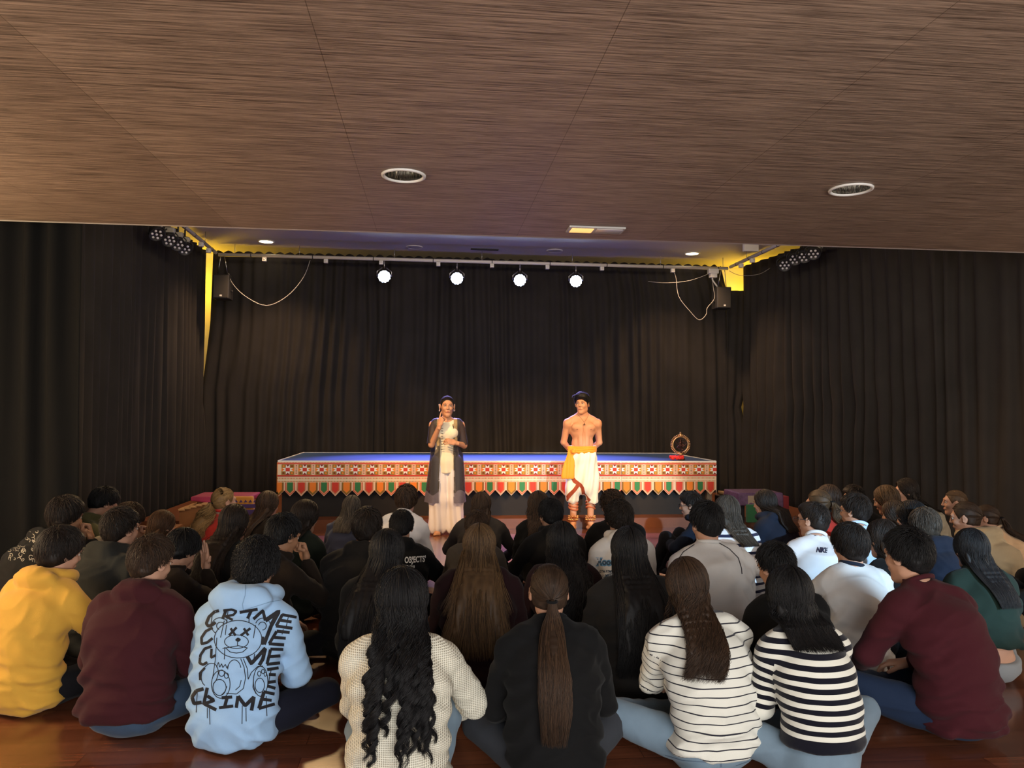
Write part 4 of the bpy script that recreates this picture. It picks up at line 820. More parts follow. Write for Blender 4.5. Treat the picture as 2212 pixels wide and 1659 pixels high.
def person(x, y, label, zt=.82, yo=0, hair=('short', 'dark'), top='black', kind='sweat', w=1., lean=1., legs='cross', arms=('lap', 'lap'), hy=0, hp=8, ht=0, tx=0, hem=.03,
           pants='darkpants', sk='fair', lod=1, fem=None, L=.3, wid=1.1, side=0., hoodsize=1., glasses=False, shoe='shoe_dark', bot=None, yaw=None, n=None, stripes=None, wr=.013, kneepos=None, neck=None, drop=0, wrist=None, collar=False):
    fem = fem if fem is not None else hair[0] in ('long', 'wavy', 'curly', 'bob', 'pony')
    zt = zt*.965; A = P(x, y, Z=zt); s = zt/.802; hs = .93; h = {0: .0095, 1: .0125, 2: .016}[lod]*s
    if yaw is None: yaw = -math.degrees(math.atan2(.9-A[0], 9.4-A[1]))
    yw = R(yaw+yo); c_, s_ = math.cos(yw), math.sin(yw)
    l = lean; q = lambda *v: np.array(v, float)*s
    tsh = lambda z: tx*z/.7
    P2 = q(tsh(.41), .005+.02*l, .41); P3 = q(tsh(.52), .03+.055*l, .52); P4 = q(tsh(.585), .035+.09*l, .59); H = q(tsh(.7), .05+.125*l, .70)
    Th = np.eye(4); Th[:3, :3] = (rotm('Z', R(hy))@rotm('Y', R(ht))@rotm('X', -R(hp)))[:3, :3]*s*hs; Th[:3, 3] = H
    topv = (Th@np.array([0, -.01, .115, 1]))[:3]
    root = np.array([A[0]-(c_*topv[0]-s_*topv[1]), A[1]-(s_*topv[0]+c_*topv[1]), 0])
    S_ = {sg: q(tsh(.5)+sg*.157*w, .03+.055*l, .50) for sg in (-1, 1)}; py = .03+.055*l
    E, W, HD, HK = {}, {}, {}, {}
    for sg, a in ((-1, arms[0]), (1, arms[1])):
        E[sg], W[sg], HD[sg], HK[sg] = {
            'tuck': (q(sg*.16*w, py+.12, .3), q(sg*.09, .36, .24), (-sg*.5, .6, -.2), 'relax'), 'lap': (q(sg*.2*w, py+.04, .27), q(sg*.09, .36, .19), (-sg*.5, .6, -.2), 'relax'), 'knee': (q(sg*.26*w, .12+py, .27), q(sg*.27, .37, .2), (0, 1, -.3), 'relax'),
            'hug': (q(sg*.25*w, .24, .34), q(sg*.05, .46, .36), (-sg*1, .3, 0), 'relax'), 'chin': (q(sg*.19*w, .3, .36), q(sg*.06, H[1]/s+.13, .54), (-sg*.3, -.1, 1), 'fist'),
            'face': (q(sg*.17*w, .34, .38), q(sg*.075, H[1]/s+.125, .56), (-sg*.1, .0, 1), 'flat'), 'down': (q(sg*.25*w, py-.02, .28), q(sg*.26, .16, .09), (0, 1, -.1), 'flat'),
            'wide': (q(sg*.27*w, py+.1, .3), q(sg*.2, .36, .2), (-sg*.4, .8, -.1), 'relax'), 'out': (q(sg*.33*w, .2, .4), q(sg*.46, .36, .46), (sg*.6, .6, .0), 'pinch')}[a]
    hips = {sg: q(sg*.09*w, .03, .1) for sg in (-1, 1)}
    if legs == 'cross': K = {sg: q(sg*(.28 if lod == 0 else .2), .28 if lod == 0 else .25, .135) for sg in (-1, 1)}; AN = {sg: q(-sg*.08, .37, .055) for sg in (-1, 1)}
    elif legs == 'knees': K = {sg: q(sg*.14, .40, .40) for sg in (-1, 1)}; AN = {sg: q(sg*.11, .56, .06) for sg in (-1, 1)}
    elif legs == 'wide': K = {sg: q(sg*.36, .25, .17) for sg in (-1, 1)}; AN = {sg: q(-sg*.04, .46, .06) for sg in (-1, 1)}
    if kneepos: K = {k: q(*v) for k, v in kneepos.items()}
    # ---- the body, one continuous skin surface under the clothes
    f = Fld(q(-.55, -.2, -.01), q(.55, .72, .72), .015*s)
    u = lambda p, k=.03: f.u(p, k)
    u(ell(q(0, .005, .12), q(.14*w, .098, .115))); u(ell(q(0, .0, .27), q(.125*w, .095, .15))); u(ell(P2, q(.145*w, .1, .14))); u(cap(P3-q(.11*w, 0, 0), P3+q(.11*w, 0, 0), .05*s)); u(cap(P3, P4, .055*s, .048*s))
    nk = (Th@np.array([0, -.022, -.07, 1]))[:3]; u(cap(P4, nk, .048*s, .047*s), .02)
    for sg in (-1, 1):
        u(cap(S_[sg], E[sg], .042*s, .037*s)); u(cap(E[sg], W[sg], .035*s, .026*s), .01); u(cap(hips[sg]+q(0, .01, 0), K[sg], .06*s, .045*s)); u(cap(K[sg], AN[sg], .044*s, .032*s), .01)
    V, Q = f.mesh(); V[:, 2] = np.maximum(V[:, 2], .012); b = MB(); b.add(V, Q, 0); b.merge(head({0: .005, 1: .006, 2: .008}[lod], fem), Th)
    for sg in (-1, 1):
        d = np.array(HD[sg], float); pl = (0, 0, -1) if arms[(sg+1)//2] in ('lap', 'tuck', 'knee', 'down', 'wide', 'hug', 'out') else (-sg*.3, -1, .1)
        put_hand(b, W[sg]+d/np.linalg.norm(d)*.01, d, pl, 'R' if sg > 0 else 'L', HK[sg], .0055, s*.98)
    me = b.mesh('person', BODYM(sk)); o = bpy.data.objects.new('person', me); COL.objects.link(o); o.location = root; o.rotation_euler = (0, 0, yw)
    tag(o, label, 'person', 'students seated on the floor')
    # ---- top
    lo = q(-.56, -.22, -.01); hi = q(.56, .66, .74); f = Fld(lo, hi, h); u = lambda p, k=.035: f.u(p, k)
    u(ell(q(0, -.005, .12), q(.172*w, .135, .125)), .06); u(ell(q(tsh(.25)*.6, -.008, .27), q(.17*w, .128, .18)), .06); u(ell(P2-q(0, .004, 0), q(.178*w, .128, .15)), .06); u(cap(P3-q(.115*w, 0, 0), P3+q(.115*w, 0, 0), .068*s), .04)
    for sg in (-1, 1):
        u(cap(P3+q(sg*.1*w, 0, .02), P4+q(0, .0, -.015), .052*s, .055*s), .03); cf = .88
        u(cap(S_[sg], E[sg], .06*s, .053*s), .03); u(cap(E[sg], E[sg]+(W[sg]-E[sg])*.9, .052*s, .039*s), .015)
    if kind == 'hood':
        z = hoodsize; rt = rotm('X', -.3); f.u(tor(P4+q(0, .02, .012), .068*s*z, .026*s*z, rt), .02)
        f.u(ell(P4+q(0, -.075*z, .012), q(.1*z, .05*z, .05*z), rotm('X', -.5)), .02); f.u(cap(P4+q(-.045, -.075, .0), P4+q(0, -.085, -.05*z), .038*s*z, .024*s), .03); f.u(cap(P4+q(.045, -.075, .0), P4+q(0, -.085, -.05*z), .038*s*z, .024*s), .03)
        f.cut(ell(P4+q(0, -.035, .085), q(.05, .05, .04)), .015)
    elif kind == 'turtle': f.u(cap(P4+q(0, 0, -.02), P4*.6+nk*.4, .058*s, .056*s), .01)
    else: f.u(tor(P4+q(0, .004, .008), .056*s, .009*s, rotm('X', .35)), .008)
    f.cut(cap(P4+q(0, .005, .03), nk+np.array([0, .01, .08])*s, .05*s, .07*s), .006)
    f.plane((0, .0, -1), -hem*s); f.plane((0, 0, 1), .72*s)
    if hem > .035: f.u(tor(q(0, -.005, hem+.012), .15*s, .014*s, None, (1.08*w, .8)), .012); f.plane((0, 0, -1), -(hem-.004)*s)
    V, Q = garment_mesh(f, wr, int(x) % 97, s); V[:, 2] = np.maximum(V[:, 2], .004)
    arc = V[:, 2]/s+0.
    if stripes:
        for sg in (-1, 1):
            a_, c2 = S_[sg], E[sg]; d = c2-a_; Ls = np.linalg.norm(d); d /= Ls; t = np.clip((V-a_)@d, 0, Ls); dist = np.linalg.norm(V-a_-t[:, None]*d, axis=1)
            a2, d2 = E[sg], W[sg]-E[sg]; L2 = np.linalg.norm(d2); d2 = d2/L2; t2 = np.clip((V-a2)@d2, 0, L2); dist2 = np.linalg.norm(V-a2-t2[:, None]*d2, axis=1)
            fore = (dist2 < dist) & (dist2 < .085*s); up = (dist < .075*s) & (V[:, 0]*sg > .135*w*s) & ~fore & (t > .02)
            arc = np.where(up, .5-t/s, arc); arc = np.where(fore, .5-(Ls+t2)/s, arc)
    tm = TM[top] if isinstance(top, str) else top
    gb = MB(); gb.add(V, Q, 0, arc=arc); names = dict(hood='hoodie', tee='shirt', turtle='pullover').get(kind, 'sweater'); go = gb.obj(names, tm, o)
    if kind in ('sweat', 'tee'):
        cz = P4+q(0, .006, .016); nv = nk-P4; nv /= np.linalg.norm(nv); e1 = np.cross(nv, (0, 1., 0)); e1 /= np.linalg.norm(e1); e2 = np.cross(nv, e1); a = np.linspace(0, 2*np.pi, 41)
        MB().add(*tubes(cz+.058*s*(np.cos(a)[:, None]*e1+np.sin(a)[:, None]*e2), .011*s, 8), arc=.6).obj('collar', TM['navy'] if collar else tm, go)
    bvh = bvh_of(V, Q); Rw = np.array(Matrix.Rotation(-yw, 4, 'Z')); Mi = Rw@trm(-root)
    # ---- trousers
    f = Fld(q(-.5, -.2, -.01), q(.5, .66, .56), h*1.1); u = lambda p, k=.03: f.u(p, k)
    pk = .9 if hem < .08 else .95; u(ell(q(0, -.004, .1), q(.165*w*pk, .128*pk, .105*pk))); u(ell(q(0, -.0, .2), q(.14*w, .105, .08)))
    for sg in (-1, 1): u(cap(hips[sg]+q(0, .008, 0), K[sg], .082*s, .064*s)); u(cap(K[sg], AN[sg], .058*s, .045*s), .012)
    if hem > .2: f.cut(ell(q(0, -.07, .27), q(.3, .14, .15)), .01)
    V2, Q2 = garment_mesh(f, .004, int(x) % 89, s); V2[:, 2] = np.maximum(V2[:, 2], .003); MB().add(V2, Q2).obj('trousers', TM[pants], o)
    if lod < 2 or legs == 'knees':
        for sg in (-1, 1):
            f = Fld(AN[sg]-.16, AN[sg]+.17, .008); d = np.array((-sg*.9, .35, 0)) if legs != 'knees' else np.array((sg*.15, 1, 0)); d /= np.linalg.norm(d); a = AN[sg].copy(); a[2] = .04
            f.u(cap(a-d*.03, a+d*.1, .036, .03, (1, 1, .9)), .02); f.u(cap(a+(0, 0, .02), a+(0, 0, .045), .034), .02)
            V3, Q3 = f.mesh(); V3[:, 2] = np.maximum(V3[:, 2], .002); MB().add(V3, Q3).obj('shoe', TM[shoe], o)
    # ---- hair
    hk, hc = hair[:2]; surf = Surf(bvh, s) if hk in ('long', 'wavy', 'curly', 'pony', 'bob') else None
    nn = int((n or {0: 1500, 1: 750, 2: 420}[lod])*1.7); rd = {0: .0009, 1: .0013, 2: .002}[lod]
    if hk in ('short', 'crop', 'mop', 'curlyshort'): nn = int(nn*.9)
    hb = make_hair(hk, Th, s, surf, nn, L, {0: .008, 1: .011, 2: .014}[lod], int(x), rd, wid, side, drop, curl=len(hair) > 2)
    ho = hb.obj('hair', m_hair('hair_'+hc, *HAIR[hc]), o)
    if hk == 'pony':
        t = np.array((0, -1, -.25+drop)); t /= np.linalg.norm(t); c0 = (Th@np.append(SKC+t*(SKR+.012), 1))[:3]; MB().add(*tor_mesh(c0, .017*s, .006*s)).obj('hair_tie', TM['black'], ho)
    if glasses:
        gb = MB()
        for sg in (-1, 1):
            a = np.linspace(0, 2*np.pi, 17); gb.add(*tubes(np.stack([sg*.032+.024*np.cos(a), .112+0*a, .002+.018*np.sin(a)], -1)@Th[:3, :3].T+Th[:3, 3], .0016, 5)); gb.add(*rod(np.array([(sg*.056, .11, .006), (sg*.078, .08, .008), (sg*.084, .0, .006)])@Th[:3, :3].T+Th[:3, 3], .0018, 5))
        gb.add(*rod(np.array([(-.01, .114, .006), (.01, .114, .006)])@Th[:3, :3].T+Th[:3, 3], .0016, 5)); gb.obj('glasses', blk, o)
    return dict(o=o, bvh=bvh, M=Mi, top=go, root=root, yw=yw, s=s, Th=Th, W=W, V=V, Q=Q)
def tor_mesh(c, Rr, r):
    a = np.linspace(0, 2*np.pi, 21); return tubes(np.stack([c[0]+Rr*np.cos(a), c[1]+Rr*.3*np.cos(a), c[2]+Rr*np.sin(a)], -1)[:, [0, 1, 2]], r, 6) if False else tubes(np.stack([c[0]+Rr*np.cos(a), c[1]+Rr*np.sin(a), c[2]+0*a], -1), r, 6)
def decal(p, name, m, lines=(), texts=(), off=.0022):
    b = MB(); ribbons(b, p['bvh'], lines, p['M'], 0, off)
    for t in texts: text_px(b, p['bvh'], p['M'], *t[0], **(t[1] if len(t) > 1 else {}), off=off)
    return b.obj(name, m, p['top'], False) if b.n else None
TM = {}
def T_(k, c, **kw): TM[k] = fabric('cloth_'+k, c, **{**dict(sheen=.03 if max(c) < .06 else .1), **kw})
T_('black', (.0045, .0045, .005)); T_('black2', (.010, .009, .0085)); T_('yellow', (.56, .31, .045)); T_('maroonh', (.040, .008, .011)); T_('maroon', (.045, .0075, .0115)); T_('blue', (.28, .44, .66)); T_('navyp', (.008, .009, .018))
T_('jeans', (.035, .06, .105), var=.25); T_('jeansl', (.15, .21, .27), var=.22); T_('jeansd', (.012, .022, .05), var=.2); T_('darkpants', (.006, .006, .008)); T_('greyjeans', (.035, .038, .046), var=.2)
T_('darkgrey', (.022, .023, .021)); T_('olive', (.06, .058, .024)); T_('white', (.62, .61, .62)); T_('offwhite', (.55, .54, .53)); T_('pink', (.3, .18, .13)); T_('brown', (.014, .009, .006)); T_('red', (.4, .03, .02)); T_('navy', (.010, .014, .026)); T_('navy2', (.03, .034, .06))
T_('dkgreen', (.013, .019, .014)); T_('green', (.008, .017, .013)); T_('taupe', (.042, .034, .028)); T_('wine', (.012, .003, .004)); T_('beige', (.42, .34, .22)); T_('peach', (.5, .33, .19)); T_('cream', (.5, .47, .38)); T_('white_bluelit', (.5, .62, .75)); T_('silver', (.2, .21, .22))
T_('shoe_dark', (.03, .03, .035)); T_('shoe_white', (.6, .6, .58)); T_('sock', (.45, .45, .47)); T_('shoe_cyan', (.25, .45, .45))
TM['waffle'] = mat('waffle_knit', (.56, .53, .43), rough=.95, spec=.1)
_m = TM['waffle']; _nt = _m.node_tree; _b = _nt.nodes['Principled BSDF']; _L = _nt.links.new
_tc = node(_m, 'ShaderNodeTexCoord'); _sx = node(_m, 'ShaderNodeSeparateXYZ'); _L(_tc.outputs['Object'], _sx.inputs[0])
def _sin(o, k):
    a = node(_m, 'ShaderNodeMath', operation='MULTIPLY'); a.inputs[1].default_value = k; _L(o, a.inputs[0]); c = node(_m, 'ShaderNodeMath', operation='SINE'); _L(a.outputs[0], c.inputs[0]); return c.outputs[0]
_p = node(_m, 'ShaderNodeMath', operation='MAXIMUM'); _L(_sin(_sx.outputs[0], 860), _p.inputs[0]); _L(_sin(_sx.outputs[2], 860), _p.inputs[1])
_r = node(_m, 'ShaderNodeMapRange'); _r.inputs['From Min'].default_value = -.6; _r.inputs['From Max'].default_value = .7; _r.inputs['To Min'].default_value = 0; _L(_p.outputs[0], _r.inputs['Value'])
_bp = node(_m, 'ShaderNodeBump'); _bp.inputs['Strength'].default_value = .9; _bp.inputs['Distance'].default_value = .004; _L(_r.outputs[0], _bp.inputs['Height']); _L(_bp.outputs[0], _b.inputs['Normal'])
_x = node(_m, 'ShaderNodeMix', data_type='RGBA'); _x.inputs[6].default_value = (.48, .45, .36, 1); _x.inputs[7].default_value = (.72, .69, .58, 1); _L(_r.outputs[0], _x.inputs[0]); _L(_x.outputs[2], _b.inputs['Base Color'])
TM['thin'] = m_stripe('thin_stripe', (.62, .61, .55), (.02, .02, .03), .034, .0045)
TM['bold'] = m_stripe('bold_stripe', (.64, .63, .56), (.004, .004, .01), .0385, .0195, hem=.205)
TM['bold2'] = m_stripe('bold_stripe_navy', (.68, .68, .7), (.015, .018, .05), .05, .018)
# ------------------------------------------------------------------ the audience
pe = {}
pe['F1'] = person(140, 1148, 'person in a mustard yellow hoodie sitting cross-legged at the front left', .835, yaw=-22, hair=('mop', 'dark'), top='yellow', kind='hood', w=1.12, lean=1.1, hy=-18, hp=14, arms=('knee', 'knee'), lod=0, hoodsize=1.15)
pe['F2'] = person(334, 1166, 'person in a dark maroon hoodie and blue jeans between the yellow and light blue hoodies', .84, yaw=-8, hair=('short', 'brown'), top='maroonh', kind='hood', w=1.12, hy=-24, hp=12, arms=('lap', 'lap'), lod=0, hem=.1, pants='jeans', hoodsize=1.05, legs='cross')
pe['F3'] = person(557, 1176, 'person in a light blue hoodie printed with black CRIME lettering and a bear', .845, yaw=-14, hair=('curlyshort', 'black'), top='blue', kind='hood', w=1.06, lean=.9, hy=4, hp=10, arms=('lap', 'lap'), lod=0, pants='navyp', hoodsize=1.35, shoe='sock', wr=.012)
pe['F4'] = person(868, 1241, 'person with long black curly hair in a cream waffle-knit sweater', .815, yaw=2, hair=('curly', 'black'), top='waffle', w=1.05, hy=0, hp=14, arms=('tuck', 'wide'), lod=0, pants='jeansl', L=.5, wid=1.45, side=-.05, n=1500, shoe='shoe_cyan', kneepos={-1: (-.16, .38, .14), 1: (.22, .36, .3)})
pe['F5'] = person(1186, 1222, 'person in a black top with a long brown ponytail in the front row', .83, yaw=-2, hair=('pony', 'brown'), top='black', w=1.02, hp=6, arms=('lap', 'lap'), lod=0, pants='greyjeans', hem=.12, L=.46, wid=1.15, drop=-.25, side=-.15)
pe['F6'] = person(1480, 1213, 'person with long brown hair in a white top with thin black stripes', .81, yaw=8, hair=('wavy', 'brown'), top='thin', w=1.12, lean=1.2, hy=-10, hp=18, arms=('tuck', 'tuck'), lod=0, pants='jeansl', hem=.1, L=.3, wid=.85, side=-.9, tx=-.02, stripes=True, legs='wide')
pe['F7'] = person(1700, 1233, 'person with a black bob in a bold black-and-white striped sweater', .80, yaw=4, hair=('bob', 'black'), top='bold', w=.95, lean=1.15, hp=12, arms=('lap', 'tuck'), lod=0, pants='jeansl', hem=.17, L=.165, wid=1.15, stripes=True, legs='wide', tx=-.03, wr=.005)
pe['F8'] = person(1958, 1150, 'person in a maroon crew-neck sweater and navy jeans at the front right', .90, yaw=7, hair=('short', 'black'), top='maroon', w=.98, lean=1.15, hy=16, hp=6, arms=('wide', 'lap'), lod=0, pants='jeansd', hem=.055, tx=-.07, legs='wide')
# second and third rows, left
pe['S1'] = person(147, 1080, 'person in a black paisley-backed hoodie, hands clasped at the chin, by the left curtain', .86, yo=0, hair=('mop', 'dark'), top='black2', kind='hood', hy=0, hp=10, arms=('chin', 'chin'), lod=1, lean=1.6, w=1.05, sk='tan')
pe['S2'] = person(238, 1057, 'person with glasses in an olive green hoodie by the left curtain', .84, hair=('short', 'black'), top='olive', kind='hood', hp=30, arms=('knee', 'hug'), lod=1, lean=1.8, glasses=True, legs='knees')
pe['S3'] = person(292, 1092, 'person with short wavy brown hair bowed between the olive and grey hoodies', 0.78, hair=('mop', 'brown'), top='cream', hp=35, arms=('chin', 'chin'), lod=1, lean=1.7)
pe['S4'] = person(262, 1104, 'person in a dark grey hoodie turned to the right, second row left', .86, yo=4, hair=('short', 'dark'), top='darkgrey', kind='hood', w=1.02, hy=-8, hp=4, arms=('lap', 'lap'), lod=1, lean=1.2, wr=.014)
pe['S5'] = person(354, 1107, 'person with straight chestnut hair in a dusty pink top', .74, hair=('long', 'chest'), top='pink', lod=1, L=.2, wid=1.1, hp=10, yo=-6)
pe['S6'] = person(408, 1150, 'person with black hair resting the face in both hands', 0.76, hair=('mop', 'black'), top='brown', kind='sweat', w=.9, hp=30, hy=-12, arms=('face', 'face'), lod=1, lean=1.5)
pe['S7'] = person(484, 1055, 'person with curly golden ponytail and a red top near the left prop box', 0.82, hair=('pony', 'gold', 'curl'), top='red', w=.85, hy=-20, hp=4, lod=1, L=.3, wid=1.7, drop=-.1, yo=10)
pe['S8'] = person(508, 1095, 'person with very long dark brown hair spread over a black top, left of centre', .82, hair=('long', 'dark'), top='black2', w=.95, lod=1, L=.42, wid=1.7, hp=6)
pe['S9'] = person(581, 1065, 'person with light-streaked brown hair in front of the platform corner', 0.77, hair=('long', 'brown'), top='brown', w=.9, lod=2, L=.33, wid=1.2)
pe['S10'] = person(662, 1086, 'person with dark bobbed hair in a dark green shirt', .80, hair=('bob', 'dark'), top='dkgreen', w=1.0, hy=-12, lod=1, L=.15, wid=.85, lean=1.2)
pe['S11'] = person(620, 1117, 'person in a brown hoodie leaning the chin on a fist behind the light blue hoodie', .84, hair=('short', 'black'), top='brown', kind='hood', w=1.1, yo=-8, hy=-16, hp=16, arms=('lap', 'chin'), lod=1, lean=1.5, sk='tan', wrist=1)
pe['S12'] = person(763, 1074, 'person with ashy brown hair in a navy-violet sweater near the stage', 0.72, hair=('long', 'ash'), top='navy2', w=1.0, yo=14, hy=8, lod=2, L=.2, wid=1.15, ht=8)
pe['S13'] = person(794, 1104, 'person in a charcoal hoodie left of the long black hair, second row', .85, hair=('short', 'dark'), top='black2', kind='hood', w=1.12, lod=1, hy=10, arms=('lap', 'lap'))
pe['S14'] = person(878, 1054, 'person with a brown mop of hair in a white shirt close to the stage', 0.82, hair=('mop', 'brown'), top='white', kind='tee', w=1.0, lod=2, hp=0)
pe['S15'] = person(868, 1108, 'person in a black hoodie with white lettering across the back', .76, hair=('short', 'black'), top='black', kind='hood', w=1.12, lod=1, hp=12, yo=12, arms=('lap', 'hug'))
pe['S16'] = person(838, 1150, 'person with long straight black hair just behind the cream sweater', .83, hair=('long', 'black'), top='black', w=.95, lod=1, L=.44, wid=1.5, side=-.35)
pe['S17'] = person(1040, 1067, 'person with long brown hair in a taupe jacket below the woman on stage', .76, hair=('long', 'brown'), top='taupe', w=1.1, lod=2, L=.26, wid=1.0, arms=('wide', 'wide'))
pe['S18'] = person(1030, 1109, 'person with short brown hair half hidden in the centre', .76, hair=('short', 'brown'), top='taupe', w=1.0, lod=1, hp=10)
pe['S19'] = person(1036, 1138, 'person with very long straight light brown hair in the centre of the crowd', .83, hair=('long', 'light'), top='wine', w=1.1, lod=1, L=.5, wid=2.1, n=1300, yo=2, hp=6)
pe['S20'] = person(1163, 1066, 'person with long wavy brown hair and a dark top beside the stage gap', .78, hair=('wavy', 'brown'), top='black', w=.9, lod=2, L=.34, wid=1.3, hy=-8)
pe['S21'] = person(1188, 1083, 'person with short black hair in a black hoodie, right of the wavy hair', .81, hair=('short', 'black'), top='black2', kind='hood', w=1.1, lod=1, yo=12, hy=6, arms=('wide', 'lap'))
pe['S22'] = person(1213, 1134, 'person with long black hair behind the ponytail', 0.8, hair=('wavy', 'black'), top='wine', w=1.05, lod=1, L=.48, wid=1.9, side=.15)
pe['S23'] = person(1322, 1067, 'person with curly brown hair in a black top, nearest the man on stage', .81, hair=('curlyshort', 'brown'), top='black', w=1.15, lod=2, hp=2)
pe['S24'] = person(1336, 1090, 'person with curly dark hair in a white hoodie with blue lettering', .82, hair=('curlyshort', 'dark'), top='offwhite', kind='hood', w=1.05, lod=1, hoodsize=1.2, hy=-6)
pe['S25'] = person(1357, 1145, 'person with long glossy black hair and a dark puffy jacket', .85, hair=('long', 'black'), top='black2', w=1.05, lod=1, L=.52, wid=1.7, hem=.03, wr=.012, n=1100)
pe['S26'] = person(1490, 1067, 'person with glasses in a navy hoodie hugging the knees near the stage', 0.76, hair=('short', 'dark'), top='navy', kind='hood', w=1.1, yo=24, hy=20, lod=1, glasses=True, arms=('hug', 'lap'), legs='knees', lean=1.4)
pe['S27'] = person(1524, 1091, 'person in a white jersey with thin black shoulder piping', .90, hair=('short', 'black'), top='offwhite', kind='tee', w=1.12, yo=-4, hy=6, lod=1, lean=.7)
pe['S28'] = person(1568, 1075, 'person with dark streaked hair in a white sweater with navy stripes', 0.84, hair=('long', 'ash'), top='bold2', w=.95, lod=1, L=.2, wid=.9, stripes=True, pants='jeans', hem=.12, side=.25, yo=-6)
pe['S29'] = person(1650, 1062, 'person with dark brown hair in a dark navy hoodie beside the right side table', .79, hair=('long', 'dark'), top='navy', kind='hood', w=1.05, lod=2, L=.22, wid=.85, hoodsize=1.15, hy=10)
pe['S30'] = person(1758, 1088, 'person with glasses in white NIKE sweatshirt reaching an arm out', .86, hair=('crop', 'dark'), top='white', kind='sweat', w=1.1, yo=-22, hy=36, hp=2, lod=1, glasses=True, arms=('out', 'lap'))
pe['S31'] = person(1668, 1180, 'person in a black top with short black hair behind the black bob', .80, hair=('short', 'black'), top='black', kind='turtle', w=1.05, lod=1, tx=.02, hp=16, hy=14, lean=1.4)
pe['S32'] = person(1846, 1072, 'person in a white shirt with glasses lit pale blue from behind', .86, hair=('short', 'dark'), top='white_bluelit', kind='tee', w=1.05, yo=-26, hy=34, hp=4, lod=1, glasses=True)  # white shirt; the blue light on it is put into the cloth colour
pe['S33'] = person(1766, 1060, 'person with a golden brown ponytail behind the NIKE sweatshirt', 0.83, hair=('pony', 'light'), top='red', w=.85, lod=2, L=.28, wid=1.3, drop=.15, hy=10)
pe['S34'] = person(1788, 1052, 'person with dark brown hair in the far row behind the golden ponytail', 0.8, hair=('bob', 'brown'), top='black', w=.9, lod=2, L=.14)
pe['S35'] = person(1842, 1052, 'person with short dark hair in the far row behind the blue-lit white shirt', 0.76, hair=('short', 'dark'), top='black', w=.95, lod=2, hy=18)
pe['S36'] = person(1908, 1053, 'person with smooth golden brown hair in the far right row', 0.84, hair=('long', 'light'), top='brown', w=.9, lod=2, L=.2, hp=16)
pe['S37'] = person(1956, 1037, 'person in profile with dark hair and a cream top by the right curtain', .84, hair=('long', 'dark'), top='cream', w=.9, lod=1, L=.17, wid=.85, hy=10, hp=6, lean=1.4, yo=8)
pe['S38'] = person(1930, 1086, 'person with tousled golden brown hair in front of the cream top', .76, hair=('wavy', 'brown'), top='peach', w=.9, lod=2, L=.22, wid=1.1)
pe['S39'] = person(1966, 1088, 'person with smooth black hair left of the navy hood on the right', 0.82, hair=('bob', 'black'), top='black', w=.9, lod=2, L=.2)
pe['S40'] = person(1990, 1105, 'person with short ash-grey hair in a navy hoodie on the right', 0.79, hair=('mop', 'ash'), top='navy', kind='hood', w=1.05, lod=1, hy=8, hp=20, lean=1.4, hoodsize=1.2, yo=-20)
pe['S41'] = person(1834, 1140, 'person with brown hair in a pale grey shirt with a navy collar', 0.82, hair=('mop', 'dark'), top='offwhite', kind='tee', collar=True, w=.95, lod=0, yo=-22, hy=20, hp=6, lean=.6, arms=('hug', 'lap'))
pe['S42'] = person(2063, 1060, 'person in profile with hair tied back, by the right curtain', .80, hair=('bun', 'light'), top='taupe', w=.85, lod=1, fem=True, hy=10, hp=2, yo=8)
pe['S43'] = person(2082, 1085, 'person with light brown hair in a beige hoodie on the right', 0.84, hair=('bun', 'brown'), top='beige', kind='hood', w=1.05, lod=1, fem=True, hy=12, hp=10, lean=1.5, arms=('hug', 'hug'), legs='knees', hoodsize=1.2)
pe['S44'] = person(2128, 1092, 'person with a brown ponytail in a peach sweater at the far right', 0.75, hair=('pony', 'brown'), top='peach', w=1.0, lod=1, L=.26, wid=1.2, lean=1.6, arms=('hug', 'hug'), legs='knees', hy=6)
pe['S45'] = person(2096, 1148, 'person with long black hair in a dark green cropped top, bare lower back', 0.8, hair=('long', 'black'), top='green', w=.98, lod=0, L=.27, wid=.8, hem=.215, yo=-22, hp=4, lean=.8, pants='silver', side=.35)
pe['S46'] = person(1903, 1128, 'person in black with long dark hair tucked behind the maroon sweater', 0.8, hair=('long', 'dark'), top='black', w=1.1, lod=1, L=.3, wid=1.4)
pe['S47'] = person(2262, 1118, 'person in black at the right edge of the photo, only arm and knee in view', .84, hair=('short', 'dark'), top='black', w=1.05, lod=1, lean=1.4, legs='knees', arms=('hug', 'hug'))
